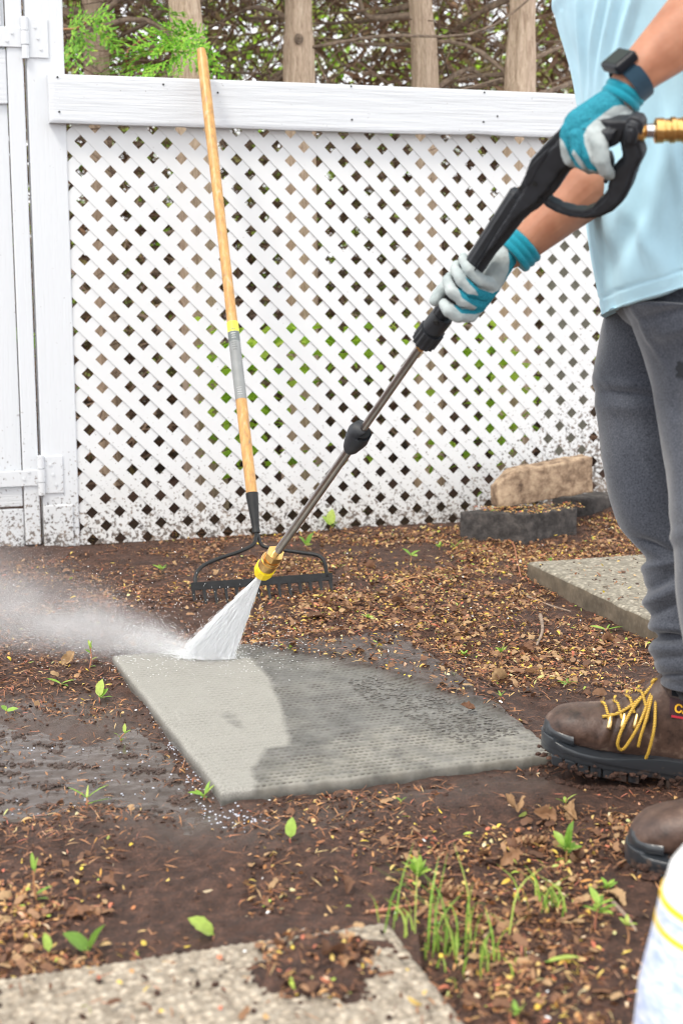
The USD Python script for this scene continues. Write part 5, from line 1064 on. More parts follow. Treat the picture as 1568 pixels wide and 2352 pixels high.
# ------------------------------------------------------------------ boots
U0 = np.random.default_rng(9)
def boot(toe, heel, tiltz, near, lab):
    ax_ = unit((toe - heel) * [1, 1, 0]); sd = np.cross(EZ, ax_); L = 0.315
    def bw(x, y, z): return toe - ax_ * (L - x) * 1.0 + sd * y + EZ * (z + tiltz * max(0, (x - 0.15)) / 0.165) if np.isscalar(x) else None
    def T_(Q):
        Q = np.asarray(Q, float); return (toe * [1, 1, 0])[None] + (Q[:, :1] - L) * ax_ + Q[:, 1:2] * sd + (Q[:, 2:3] + (tiltz * np.clip((Q[:, :1] - 0.07) / 0.245, 0, 1) ** 1.25)) * EZ
    xs = np.array([0.0, 0.012, 0.04, 0.08, 0.12, 0.16, 0.20, 0.235, 0.262, 0.285, 0.302, 0.312, 0.315])
    hw = np.array([0.018, 0.030, 0.037, 0.037, 0.036, 0.040, 0.046, 0.049, 0.0485, 0.044, 0.034, 0.020, 0.006])
    topz = np.array([0.130, 0.172, 0.188, 0.188, 0.178, 0.139, 0.112, 0.100, 0.093, 0.084, 0.070, 0.056, 0.045])
    b = put('boot', None or (lambda: None)() or boot_upper(xs, hw, topz, T_), 'boot_leather', pers, smooth=True, label=lab)
    # sole: welt plus tread
    X_ = np.linspace(0.0, 0.319, 90); W_ = np.interp(X_, xs, hw) + 0.006
    W_ = np.where(X_ > 0.30, np.sqrt(np.maximum(0, 1 - ((X_ - 0.27) / 0.0495) ** 2)) * 0.052, W_); W_ = np.where(X_ < 0.03, np.sqrt(np.maximum(0, 1 - ((0.03 - X_) / 0.0302) ** 2)) * 0.042, W_)
    arch = 0.010 * np.exp(-((X_ - 0.125) / 0.035) ** 2)
    def band(z0, z1, grow, wav=0.0):
        th_ = []; 
        up = []; lo = []
        rings = []
        for prof_z, g_ in ((z0, grow - 0.003), (z0 + 0.002, grow), (z1 - 0.002, grow), (z1, grow - 0.003)):
            left = [(x_, w_ + g_, prof_z + (wv if prof_z > z0 + 0.003 else 0)) for x_, w_, wv in zip(X_, W_, wav * np.ones_like(X_))]
            right = [(x_, -w_ - g_, prof_z + (wv if prof_z > z0 + 0.003 else 0)) for x_, w_, wv in zip(X_, W_, wav * np.ones_like(X_))][::-1]
            rings.append(T_(np.array(left + right)))
        return loft(np.array(rings))
    welt = band(0.018, 0.037, 0.0015, 0.008 * np.sin((X_ - 0.02) / 0.3 * 2 * np.pi * 1.0) * (X_ < 0.3))
    mid = band(0.008, 0.0225, -0.001)
    so = put('sole', cat([mid]), 'sole_rubber', b, smooth=30)
    put('welt', welt, 'sole_rubber', b, smooth=30)
    lugs = []
    for i, x_ in enumerate(np.arange(0.012, 0.30, 0.021)):
        w_ = np.interp(x_, X_, W_)
        if 0.10 < x_ < 0.145: continue
        for s_ in (-1, 1):
            bx = cbox((x_, min(s_ * 0.006, s_ * (w_ - 0.003)), -0.007), (x_ + 0.018, max(s_ * 0.006, s_ * (w_ - 0.002)), 0.0095), 0.0015); bx.vertices = T_(bx.vertices); lugs.append(bx)
    for q in lugs: put('lug', q, 'sole_rubber', b)
    # rubber toe guard
    g = boot_upper(xs, hw + 0.0022, np.minimum(topz, 0.066 + 0 * topz) , T_, x0=0.268, z_hi=0.062)
    put('toe_guard', g, 'sole_rubber', b, smooth=True)
    return b, T_, xs, hw, topz
def boot_upper(xs, hw, topz, T_, x0=0.0, z_hi=None):
    n = 48; rows_ = []
    X_ = np.linspace(x0, 0.3148, 110); 
    from scipy.interpolate import PchipInterpolator as PI
    fw, ft = PI(xs, hw), PI(xs, topz)
    th = np.arange(n) * 2 * np.pi / n
    for x_ in X_:
        w_, tz = float(fw(x_)), float(ft(x_)); tz = min(tz, z_hi) if z_hi else tz
        zc_, hh_ = (0.028 + tz) / 2, (tz - 0.028) / 2
        c_, s_ = np.cos(th), np.sin(th)
        # narrow towards the top at ankle, full at the sole
        y_ = w_ * np.sign(c_) * np.abs(c_) ** 0.75 * (1 - 0.16 * np.clip(s_, 0, 1)); z_ = zc_ + hh_ * np.sign(s_) * np.abs(s_) ** 0.8
        rows_.append(np.stack([np.full(n, x_), y_, z_], 1))
    R_ = np.array(rows_); sh_ = R_.shape
    Q = T_(R_.reshape(-1, 3)).reshape(sh_)
    t_ = loft(Q); v_ = np.asarray(t_.vertices); n_ = vnorm(t_)
    loc = np.vstack([R_.reshape(-1, 3), R_[0].mean(0), R_[-1].mean(0)])
    d_ = 0.0035 * fb(v_, 32, 3, 121) + 0.0018 * fb(v_, 90, 3, 122)
    if z_hi is None:
        for xc, sl_, amp in ((0.205, 0.5, -0.0045), (0.19, 0.7, -0.004), (0.175, 0.45, -0.003), (0.217, 0.6, 0.003)):      # flex creases
            d_ += amp * np.exp(-((loc[:, 0] - xc - sl_ * (0.07 - loc[:, 2]) * 0.6) / 0.004) ** 2) * np.clip((loc[:, 2] - 0.03) / 0.02, 0, 1)
        for zl in (0.075, 0.079): d_ -= 0.0012 * np.exp(-((loc[:, 2] - zl - 0.25 * (loc[:, 0] - 0.1) * (loc[:, 0] < 0.16)) / 0.0012) ** 2) * (loc[:, 0] < 0.17)
        d_ -= 0.0022 * np.exp(-((loc[:, 0] - 0.232 - 0.9 * (0.07 - loc[:, 2])) / 0.0016) ** 2)                     # toe cap seam
    t_.vertices = v_ + n_ * d_[:, None]
    return t_
toeF = atY(1248, 1700, 2.30); toeF[2] = 0
axF = unit(np.array([-1.0, 0.10, 0])); heelF = toeF - axF * 0.315
b1, T1, xs, hw, topz = boot(toeF, heelF, SZ + 0.022, False, 'muddy brown boot with its toe up on the washed slab')
toeN = atz(1440, 1985, 0.0); axN = unit(np.array([-1.0, 0.16, 0])); 
b2, T2, *_ = boot(toeN, toeN - axN * 0.315, 0.0, True, 'muddy brown boot standing on bare soil nearer the jug')
C = []
for T_ in (T1, T2):
    for sd_ in (-1, 1):
        xx = U0.uniform(0.0, 0.325, 260); ww = np.interp(np.minimum(xx, 0.3), xs, hw) * np.where(xx > 0.30, np.clip((0.327 - xx) / 0.027, 0, 1), 1) + 0.008
        q = T_(np.column_stack([xx, sd_ * (ww + U0.normal(0, 0.005, 260)), np.zeros(260)])); q[:, 2] = np.where(U0.uniform(size=260) < 0.35, q[:, 2] * 0.75 + U0.uniform(0.0, 0.02, 260), sh(q[:, 0], q[:, 1]) + 0.001); C.append(q)
C = np.vstack(C); n = len(C); r = U0.uniform(0.0016, 0.0058, n); ic_ = trimesh.creation.icosphere(0); iv_ = np.asarray(ic_.vertices)
V = iv_[None] * r[:, None, None] * (1 + 0.25 * U0.normal(size=(n, len(iv_), 1))) * [1.2, 1.2, 0.8] + C[:, None]
put('boot_mud', trimesh.Trimesh(V.reshape(-1, 3), (np.asarray(ic_.faces)[None] + (np.arange(n) * len(iv_))[:, None, None]).reshape(-1, 3), process=False), 'soil', smooth=False, kind='stuff', label='crumbs of dark mud pressed up round the boot soles', cat='mud', attr={'mask': np.zeros(n * len(iv_))})
def on_boot(T_, x, z, side=-1, out=0.0):
    """a point on the camera side of a boot's upper at length x and height z"""
    w_ = np.interp(x, xs, hw); tz = np.interp(x, xs, topz); zc_, hh_ = (0.028 + tz) / 2, (tz - 0.028) / 2
    s_ = np.clip((z - zc_) / hh_, -1, 1); s_ = np.sign(s_) * np.abs(s_) ** 1.25; c_ = math.sqrt(max(0, 1 - s_ * s_))
    y_ = w_ * c_ ** 0.75 * (1 - 0.16 * max(s_, 0))
    return T_(np.array([[x, side * (y_ + out), z]]))[0]
for T_, b_, full in ((T1, b1, True), (T2, b2, False)):
    sd_ = -1 if (T_(np.array([[0.1, -1, 0]]))[0][1] < T_(np.array([[0.1, 1, 0]]))[0][1]) else 1
    ob = lambda x, z, o=0.004: on_boot(T_, x, z, sd_, o)
    knot = T_(np.array([[0.134, sd_ * 0.006, 0.163]]))[0]
    # hooks along the lacing
    for x, z in ((0.208, 0.098), (0.186, 0.104), (0.166, 0.108), (0.148, 0.122)):
        c_ = ob(x, z, 0.002); e_ = ob(x + 0.004, z - 0.02, 0.002); 
        put('lace_hook', tube(spline([e_, (c_ + e_) / 2 + (c_ - ob(x, z, -0.02)) * 0.1, c_, c_ + EZ * 0.004], 10), [0.0042, 0.0044, 0.0044, 0.0042, 0.004, 0.0038, 0.0034, 0.003, 0.0026, 0.002], 8), 'hook_brass', b_, smooth=True)
    tp = lambda x, y: T_(np.array([[x, y, np.interp(x, xs, topz) + 0.003]]))[0]
    for x in (0.216, 0.196, 0.176, 0.157):
        put('lace', tube(spline([ob(x - 0.006, np.interp(x, xs, topz) - 0.016), tp(x, sd_ * 0.02), tp(x + 0.004, 0), tp(x, -sd_ * 0.02)], 16), 0.0024, 8), 'lace_look', b_, smooth=True)
    loops = [[knot, ob(0.17, 0.122, 0.006), ob(0.190, 0.085, 0.007), ob(0.197, 0.058, 0.007), ob(0.190, 0.047, 0.006), ob(0.180, 0.062, 0.008), ob(0.160, 0.105, 0.010), knot + [0, 0, .002]],
             [knot, ob(0.150, 0.115, 0.010), ob(0.160, 0.080, 0.012), ob(0.163, 0.060, 0.010)],
             [knot, ob(0.138, 0.105, 0.012), ob(0.145, 0.06, 0.014), ob(0.150, 0.035, 0.016), ob(0.151, 0.008, 0.022)],
             [knot, ob(0.165, 0.130, 0.004), ob(0.195, 0.106, 0.005), ob(0.222, 0.094, 0.004)]]
    for q in loops: put('lace', tube(spline(q, 40), 0.0026, 8), 'lace_look', b_, smooth=True)
    put('lace', cat([tube(knot + 0.005 * np.stack([np.cos(np.linspace(0, 6.3, 20)), 0.4 * np.sin(np.linspace(0, 12.6, 20)), np.sin(np.linspace(0, 6.3, 20))], 1), 0.003, 8)]), 'lace_look', b_, smooth=True)
    # padded collar and side label
    top_ = T_(np.array([[0.068, 0, 0.180]]))[0]
    axz = unit(np.array([0.05, 0, 1.0]))
    put('collar', tube([top_ - EZ * 0.03, top_ - EZ * 0.01, top_ + EZ * 0.012, top_ + EZ * 0.022], [0.043, 0.047, 0.047, 0.044], 32), 'sock_black', b_, smooth=True)
    if full:
        def patch(x0, x1, z0, z1, out, mat, name, par):
            nx, nz_ = 14, 8; v_ = np.array([ob(x_, z_, out) for x_ in np.linspace(x0, x1, nx) for z_ in np.linspace(z0, z1, nz_)])
            vi = np.array([ob(x_, z_, out - 0.004) for x_ in np.linspace(x0, x1, nx) for z_ in np.linspace(z0, z1, nz_)])
            f_ = grid_faces(nx, nz_); idx_ = np.arange(nx * nz_).reshape(nx, nz_); lp = np.concatenate([idx_[:, 0], idx_[-1, 1:], idx_[-2::-1, -1], idx_[0, -2:0:-1]]); N_ = nx * nz_
            f_ = np.concatenate([f_, f_[:, ::-1] + N_, np.stack([lp, lp + N_, np.roll(lp, -1) + N_], -1), np.stack([lp, np.roll(lp, -1) + N_, np.roll(lp, -1)], -1)])
            m_ = trimesh.Trimesh(np.vstack([v_, vi]), f_, process=False)
            if m_.volume < 0: m_.invert()
            return put(name, m_, mat, par, smooth=40)
        patch(0.045, 0.113, 0.121, 0.149, 0.0022, 'tag_maroon', 'name_tag', b_)
        patch(0.050, 0.110, 0.1175, 0.121, 0.0026, 'tag_red', 'tag_edge', b_)
        patch(0.035, 0.110, 0.152, 0.183, 0.0022, 'watch_black', 'ankle_panel', b_)
        tm = meshkit.text_mesh('CAT', 0.0135, 0.0012, bold=True); v_ = np.asarray(tm.vertices)
        p0 = ob(0.107, 0.127, 0.0030); p1 = ob(0.073, 0.127, 0.0030); p2 = ob(0.107, 0.142, 0.0030); ex_ = unit(p1 - p0); ez_ = unit((p2 - p0) - ex_ * np.dot(p2 - p0, ex_)); ny_ = np.cross(ex_, ez_)
        put('lettering', frame(tm, p0 + ny_ * 0.0003, ex_, ez_, ny_), 'logo_yellow', b_)
    # sock up into the trouser cuff
    put('sock', tube([top_ - EZ * 0.01, top_ + EZ * 0.03, top_ + EZ * 0.08 + np.array([0.0, 0.01, 0])], [0.040, 0.041, 0.041], 32), 'sock_black', pers, smooth=True)

# ------------------------------------------------------------------ jug at the lower right
JY = 1.30
jb = atY(1720, 2352, JY); jz = -0.0
jug = thing('plastic_jug', 'white plastic jug with blue print and yellow bands, cut by the frame at lower right', 'jug', (jb[0], JY, 0))
jc = np.array([jb[0], JY, 0])
def jr(z): return float(np.interp(z, [0.0, 0.01, 0.15, 0.222, 0.245, 0.274, 0.296, 0.312, 0.322, 0.355], [0.112, 0.118, 0.108, 0.094, 0.0905, 0.083, 0.068, 0.045, 0.022, 0.022]))
def jlathe(z0, z1, off, n=40, m_=64):
    zs = np.linspace(z0, z1, n); th = np.arange(m_) * 2 * np.pi / m_
    return loft([[(jc[0] + (jr(z_) + off) * math.cos(a_), jc[1] + (jr(z_) + off) * math.sin(a_), z_) for a_ in th] for z_ in zs])
put('jug_body', jlathe(-0.01, 0.35, 0.0, 90), 'jug_white', jug, smooth=40)
put('jug_label', jlathe(0.03, 0.240, 0.0008), 'jug_label', jug, smooth=40)
put('yellow_band', jlathe(0.244, 0.250, 0.0014, 6), 'jug_yellow', jug, smooth=40)
put('yellow_band', jlathe(0.218, 0.224, 0.0014, 6), 'jug_yellow', jug, smooth=40)
put('jug_cap', cat([trimesh.creation.cylinder(0.030, 0.03, sections=40).apply_translation(jc + [0, 0, 0.36])]), 'jug_white', jug, smooth=40)

# ------------------------------------------------------------------ litter on the ground
FULL = [(-250, 1235), (1700, 1200), (1900, 1500), (1800, 2420), (-250, 2420)]
DENSE1 = [(640, 1235), (1500, 1200), (1900, 1330), (1900, 1660), (1250, 1650), (960, 1480), (560, 1462), (520, 1350)]
DENSE2 = [(-250, 2000), (200, 1960), (700, 2000), (1100, 1880), (1900, 1800), (1900, 2420), (-250, 2420)]
MIDL = [(-250, 1470), (240, 1500), (420, 1760), (300, 1700), (-250, 1640)]
def litter_pts(n, base=0.35):
    out = []
    pw = {0: DENSE1, 1: DENSE2}
    p1, p2, p3, ww = Polygon(gpoly(DENSE1)), Polygon(gpoly(DENSE2)), Polygon(gpoly(MIDL)), WATER.buffer(-0.03)
    full = Polygon(gpoly(FULL)); x0, y0, x1, y1 = full.bounds; tot = np.zeros((0, 2))
    while len(tot) < n:
        q = RNG.uniform((x0, y0), (x1, y1), (60000, 2)); s_ = shapely.points(q)
        q = q[shapely.contains(full, s_)]; s_ = shapely.points(q)
        den = np.full(len(q), base)
        d1 = np.where(shapely.contains(p1, s_), 1, -1) * shapely.distance(s_, p1.exterior); den = np.maximum(den, np.clip(0.5 + d1 / 0.1, 0, 1))
        d2 = np.where(shapely.contains(p2, s_), 1, -1) * shapely.distance(s_, p2.exterior); den = np.maximum(den, 0.95 * np.clip(0.4 + d2 / 0.25, 0, 1))
        P_ = np.column_stack([q, 0 * q[:, 0]]); den = den * np.clip(0.60 + 2.9 * fb(P_, 4.5, 3, 131) + 1.0 * fb(P_, 19, 2, 132), 0.05, 1.2)
        den = np.where(shapely.contains(ww, s_), 0.12 * den, den)
        u_, v_ = slab_uv(q[:, 0], q[:, 1]); ins = (u_ > -0.01) & (u_ < SLU + 0.01) & (v_ > -0.01) & (v_ < SLV + 0.01)
        so_ = shapely.contains(Polygon(SOILED).buffer(-0.015), shapely.points(np.column_stack([u_, v_])))
        den = np.where(ins, np.where(so_, 0.30, 0.0), den)
        w_ = q - FS[:2]; a_, b_ = w_ @ EU[:2], w_ @ EV[:2]; ins = (a_ < 0) & (b_ < 0); hp2 = Polygon(gpoly([(590, 2165), (700, 2135), (840, 2165), (870, 2230), (800, 2300), (640, 2290)], 0.033))
        den = np.where(ins, np.where(shapely.contains(hp2, shapely.points(q)), 0.6, 0.06), den)
        w_ = q - RS[:2]; a_, b_ = w_ @ EU[:2], w_ @ EV[:2]; den = np.where((a_ > 0) & (a_ < 0.65) & (b_ < 0) & (b_ > -0.95), 0.03, den)
        tot = np.vstack([tot, q[RNG.uniform(size=len(q)) < den]])
    q = tot[:n]; return np.column_stack([q, sh(q[:, 0], q[:, 1])])
U_ = RNG.uniform
def lay(name, n, L, W, curl, mat, lift=0.002, lab=None, nst=5, tl=0.35, rl=0.5, shape=None, pts=None, base=0.35):
    C = litter_pts(n, base) if pts is None else pts; n = len(C); C = C + np.column_stack([np.zeros((n, 2)), lift + RNG.uniform(-0.0028, 0.0028, n)])
    put(name, strips(C, U_(0, 6.3, n), U_(*L, n), U_(*W, n), U_(*curl, n), RNG.normal(0, tl, n), RNG.normal(0, rl, n), nst, shape), mat, kind='stuff', label=lab, cat='litter')
lay('bark_crumbs', 30000, (0.004, 0.013), (0.0015, 0.006), (-0.05, 0.2), 'litter_dark', 0.001, 'dark crumbs of bark and rotted leaf over the soil', 4, base=0.75)
lay('leaf_flakes', 13000, (0.005, 0.015), (0.0014, 0.0042), (-0.06, 0.14), 'litter_bright', 0.003, 'tan and yellow seed husks and leaf flakes strewn over the soil', 4, 0.35, 0.6, (0.35, 1, 0.8, 0.15), base=0.22)
lay('curled_husks', 3600, (0.008, 0.020), (0.002, 0.006), (0.1, 0.35), 'litter_bright', 0.004, 'curled pale husks lying on top of the litter', 6, 0.35, 0.7, base=0.1)
lay('bud_scales', 5200, (0.004, 0.009), (0.004, 0.008), (0.05, 0.3), 'litter_bright', 0.004, 'small rounded yellow and brown bud scales among the litter', 5, base=0.15)
lay('leaf_scraps', 2600, (0.010, 0.026), (0.006, 0.016), (0.0, 0.3), 'dead_leaf_look', 0.004, 'torn scraps of brown leaf among the litter', 5, 0.35, 0.5, (0.5, 0.9, 0.7, 1.0, 0.4), base=0.12)
lay('needles', 22000, (0.010, 0.034), (0.0009, 0.0018), (-0.05, 0.15), 'twig_red', 0.003, 'thin red brown needles and stalks on the soil', 4, 0.15, 0.3, base=0.7)
lay('paint_flakes', 260, (0.003, 0.009), (0.002, 0.006), (0, 0.1), 'white_flake', 0.004, 'small white paint chips scattered on the ground', 4)

bq = [(1090, 1168), (1330, 1158), (1345, 1172), (1205, 1188), (1080, 1178)]
pb = gscatter(420, bq, 0.09); lay('block_litter', 0, (0.006, 0.018), (0.002, 0.006), (0, 0.25), 'litter_bright', 0.001, 'yellow and brown flakes lying on the dark concrete block', 4, 0.2, 0.3, None, np.column_stack([pb, np.full(len(pb), 0.098)]))
# clods of earth so that the soil stands up unevenly
n = 11000; C = litter_pts(n, 0.85); r = U_(0.0013, 0.0048, n) * (1 + 1.2 * (U_(size=n) > 0.95))
ico0 = trimesh.creation.icosphere(0); iv = np.asarray(ico0.vertices); jit = 1 + 0.35 * RNG.normal(size=(n, len(iv), 1)) * 0.6
V = iv[None] * r[:, None, None] * jit * [1, 1, 0.75] + C[:, None]
put('soil_clods', trimesh.Trimesh(V.reshape(-1, 3), (np.asarray(ico0.faces)[None] + (np.arange(n) * len(iv))[:, None, None]).reshape(-1, 3), process=False), 'soil', smooth=True, kind='stuff', label='small clods of dark earth', cat='soil', attr={'mask': np.zeros(n * len(iv))})
cc = gscatter(40, [(-100, 1650), (200, 1670), (420, 1720), (520, 1850), (420, 1885), (250, 1850), (-100, 1845)])
k_ = RNG.integers(6, 26, len(cc)); C = np.repeat(cc, k_, 0) + RNG.normal(size=(k_.sum(), 2)) * [0.013, 0.006]; n = len(C); r = U_(0.0016, 0.0046, n)
V = iv[None] * r[:, None, None] * (1 + 0.25 * RNG.normal(size=(n, len(iv), 1))) * [1.2, 1, 0.7] + np.column_stack([C, np.full(n, -0.007)])[:, None]
put('mud_clumps', trimesh.Trimesh(V.reshape(-1, 3), (np.asarray(ico0.faces)[None] + (np.arange(n) * len(iv))[:, None, None]).reshape(-1, 3), process=False), 'soil', smooth=False, kind='stuff', label='dark wet crumbs of mud standing out of the runoff water', cat='mud', attr={'mask': np.full(n * len(iv), 0.6)})
pb = gscatter(420, [(-100, 1650), (200, 1670), (420, 1720), (520, 1850), (420, 1885), (250, 1850), (-100, 1845)])
lay('floating_scraps', 0, (0.006, 0.022), (0.001, 0.004), (0, 0.15), 'litter_dark', 0.0, 'scraps and needles floating on the muddy runoff', 4, 0.1, 0.2, None, np.column_stack([pb, np.full(len(pb), -0.0055)]))
# soil heap on the near slab
hp2 = gpoly([(580, 2170), (640, 2145), (760, 2130), (850, 2160), (880, 2240), (820, 2320), (640, 2300), (570, 2240)], 0.033); pg = Polygon(hp2); x0, y0, x1, y1 = pg.bounds
xs_, ys_ = np.arange(x0 - .05, x1 + .05, 0.004), np.arange(y0 - .05, y1 + .05, 0.004); X, Y = np.meshgrid(xs_, ys_, indexing='ij'); d = dist_in(pg, X, Y); P3 = np.stack([X, Y, 0 * X], -1); d = d + 0.10 * fb(P3, 11, 4, 141)
Z = 0.028 + np.clip(d, -0.02, 0.05) * 0.18 + 0.010 * fb(P3, 60, 3, 142)
put('soil_heap', trimesh.Trimesh(np.stack([X, Y, Z], -1).reshape(-1, 3), grid_faces(len(xs_), len(ys_)), process=False), 'soil', smooth=True, kind='stuff', label='thin heap of dark soil spilled on the tan near slab', cat='soil', attr={'mask': np.zeros(X.size)})

# single dead leaves, twigs, cones
def leaf(L, W, n=9, m_=4, cup=0.15, bend=0.2, rag=0.0, heart=0.0, seed=0):
    """leaf blade along +x from its stalk, with midrib fold and an uneven edge"""
    rg_ = np.random.default_rng(seed); t = np.linspace(0, 1, n); w = W / 2 * np.sin(np.pi * np.clip(t, 0, 1) ** 0.75) ** 0.8; w = np.maximum(w, 0.02 * W) * (1 + rag * rg_.normal(size=n))
    s = np.linspace(-1, 1, 2 * m_ + 1); V = np.zeros((n, 2 * m_ + 1, 3))
    V[..., 0] = L * (t[:, None] - heart * 0.35 * np.abs(s)[None] ** 1.5 * (t[:, None] < 0.3)); V[..., 1] = w[:, None] * s; V[..., 2] = cup * W * (np.abs(s)[None] ** 1.3) * np.sin(np.pi * t)[:, None] + bend * L * (t - t**2)[:, None] * 1.0 + rag * 0.3 * W * rg_.normal(size=(n, 2 * m_ + 1)) * 0.3
    return trimesh.Trimesh(V.reshape(-1, 3), grid_faces(n, 2 * m_ + 1), process=False)
def place(m_, o, yaw, pitch=0.0, roll=0.0):
    T = trimesh.transformations.euler_matrix(roll, -pitch, yaw, 'sxyz'); q = m_.copy(); q.apply_transform(T); q.apply_translation(o); return q
def gpt(px, py):
    p = atz(px, py, 0.0)
    for _ in range(4): p = atz(px, py, float(sh(p[0], p[1])))
    return p
DEAD = [(1172, 1866, 0.045, 'large russet dead leaf standing on bare soil in front of the boot toe'), (1166, 1566, 0.05, 'rust brown curled leaf at the far right edge of the washed slab'), (146, 1530, 0.04, 'tan curled leaf on the muddy ground left of the slab'), (703, 1425, 0.055, 'wide tan dead leaf behind the slab, right of the spray'), (742, 1385, 0.05, 'crumpled brown leaf just below the rake tines'),
        (1080, 1500, 0.036, 'small dead leaf beside the pale feathery seedling behind the slab'), (930, 1395, 0.04, 'dead leaf on the soil midway between rake head and raised slab'), (800, 1400, 0.04, 'dead leaf right of the crumpled one below the rake'), (1190, 1500, 0.04, 'dead leaf near the crooked grey twig'),
        (1360, 1600, 0.036, 'dead leaf behind the boot toe'), (1240, 1560, 0.04, 'dead leaf left of the flat fern like sprig'), (1090, 1640, 0.03, 'little dead leaf lying on the wet right half of the slab'), (1300, 1860, 0.04, 'dead leaf beside the little seedling in front of the boot'), (1330, 1960, 0.044, 'dead leaf touching the tall leafy weed'),
        (1280, 1890, 0.038, 'dead leaf above the tall leafy weed'), (1150, 2000, 0.04, 'dead leaf right of the bushy bright weed'), (1390, 2060, 0.038, 'dead leaf at the small seedling left of the jug'), (1060, 2160, 0.045, 'dead leaf right of the tall grass tuft'), (240, 2030, 0.04, 'dead leaf in the near litter at left, past the puddle'), (150, 2110, 0.04, 'dead leaf above the heart shaped leaf pair'),
        (800, 2060, 0.036, 'dead leaf between bushy weed and near slab'), (860, 1310, 0.04, 'dead leaf left of the three leaved seedling'), (690, 1330, 0.036, 'dead leaf behind the rake head bar'), (1380, 1480, 0.036, 'dead leaf below the raised slab edge'), (780, 2190, 0.04, 'dead leaf lying on the soil heap of the near slab')]
for i, (px, py, L, lab) in enumerate(DEAD):
    o = gpt(px, py); m_ = leaf(L, L * U_(0.45, 0.75), 14, 6, cup=U_(0.3, 0.7), bend=U_(-0.5, 0.6), rag=0.2, seed=500 + i)
    v_ = np.asarray(m_.vertices); m_.vertices = v_ + 0.010 * np.stack([fb(v_ + i, 60, 2, 161), fb(v_ + i, 60, 2, 162), 1.6 * fb(v_ + i, 60, 3, 163)], 1)
    put('dead_leaf', place(m_, o + [0, 0, 0.006], U_(0, 6.3), U_(-0.3, 0.4), RNG.normal(0, 0.5)), 'dead_leaf_look', smooth=True, label=lab or 'curled brown dead leaf lying in the litter', cat='dead leaf', group='dead leaves on the ground')
TW = [([(1240, 1420), (1245, 1455), (1232, 1490)], 0.005, 'branch_bark', 'short crooked grey twig on the soil right of the slab'), ([(1130, 1228), (1175, 1250), (1186, 1290), (1196, 1330)], 0.0028, 'stem_red', 'long reddish twig leaning from the dark block'), ([(1210, 1375), (1260, 1395), (1310, 1410)], 0.003, 'branch_bark', 'dark straight twig beside the raised grey slab'), ([(850, 2105), (900, 2098), (960, 2086)], 0.003, 'stem_red', 'pale bent twig lying in the litter above the near slab'),
      ([(1408, 2085), (1440, 2120), (1460, 2150)], 0.0035, 'branch_bark', 'thick pale twig near the jug'), ([(900, 1345), (960, 1330), (1010, 1350)], 0.002, 'stem_red', 'thin red twig between rake and raised slab')]
for pts, r_, mt, lab in TW:
    P_ = np.array([gpt(*p) + [0, 0, r_ + 0.003] for p in pts]); put('twig', tube(spline(P_, 16), np.linspace(r_, r_ * 0.5, 16), 7), mt, smooth=True, label=lab, cat='twig')
for px, py, lab in ((1010, 2058, 'small brown cone in the litter beside the tall grass tuft'), (1090, 1925, None), (1195, 1940, 'brown cone beside the leafy green weed right of centre'), (490, 1485, None)):
    if lab is None: continue
    o = gpt(px, py) + [0, 0, 0.008]; sc_ = []
    for k_ in range(46):
        t = k_ / 46; an = k_ * 2.4; rr = 0.011 * math.sin(math.pi * (0.12 + 0.85 * t)); m_ = leaf(0.010, 0.008, 4, 2, 0.1, 0.2); T = place(m_, (0, 0, 0), 0, 0.7); v_ = np.asarray(T.vertices); c_, s_ = math.cos(an), math.sin(an)
        q = np.stack([t * 0.036 + v_[:, 2] * 0.8, c_ * (rr * 0.5 + v_[:, 0] * 0.7) - s_ * v_[:, 1], s_ * (rr * 0.5 + v_[:, 0] * 0.7) + c_ * v_[:, 1]], 1); sc_.append((q + o, T.faces))
    put('cedar_cone', cat(sc_), 'dead_leaf_look', smooth=True, label=lab, cat='seed cone')

# ------------------------------------------------------------------ seedlings and weeds, each a plant of its own
def plant(px, py, leaves, lab, stem_h=0.02, nst=1, mat='green_leaf', name='weed', cat_='weed', group=None):
    """leaves: (length, width/length, yaw deg, pitch deg, height along stem 0-1)"""
    o = gpt(px, py); t = thing(name, lab, cat_, o, group=group)
    stem_h = stem_h * 0.75
    lean = np.array([RNG.normal(0, 0.15), RNG.normal(0, 0.1), 1.0]) * stem_h
    S = spline([o - [0, 0, 0.004], o + lean * 0.5 + RNG.normal(0, 0.002, 3), o + lean], 8); put('stem', tube(S, np.linspace(0.0018, 0.0011, 8), 6), 'stem_red' if nst else 'green_leaf', t, smooth=True)
    for i, (L, wr, yw, pt, hh_) in enumerate(leaves):
        L = L * 0.66; b_ = S[min(7, int(hh_ * 7.99))]; yw, pt = math.radians(yw), math.radians(pt); dv = np.array([math.cos(yw) * math.cos(pt), math.sin(yw) * math.cos(pt), math.sin(pt)])
        pl = 0.25 * L; put('leaf', cat([place(leaf(L, L * wr, 9, 3, 0.12, 0.15, 0.05, 0.5, i + int(px)), b_ + dv * pl, yw, pt, RNG.normal(0, 0.25)), tube([b_, b_ + dv * pl], 0.0009, 5)]), mat, t, smooth=True)
R5 = lambda n, L, w, p0=10, p1=50: [(L * U_(0.75, 1.15), w, 360 * i / n + U_(-20, 20), U_(p0, p1), U_(0.6, 1)) for i in range(n)]
plant(228, 1612, [(0.045, 0.7, 70, 65, 1), (0.03, 0.6, 20, 40, 1), (0.035, 0.4, -10, 10, .8)], 'broad bright leaf standing in mud left of the slab edge', 0.012)
plant(205, 1535, [(0.022, 0.4, 120, 50, .9), (0.02, 0.4, 60, 60, 1), (0.02, 0.4, 170, 30, .7), (0.018, .4, 10, 20, .5), (0.02, .45, -30, 10, .2), (0.02, 0.4, 100, 70, .8)], 'red stemmed seedling leaning by the mist left of the slab', 0.06)
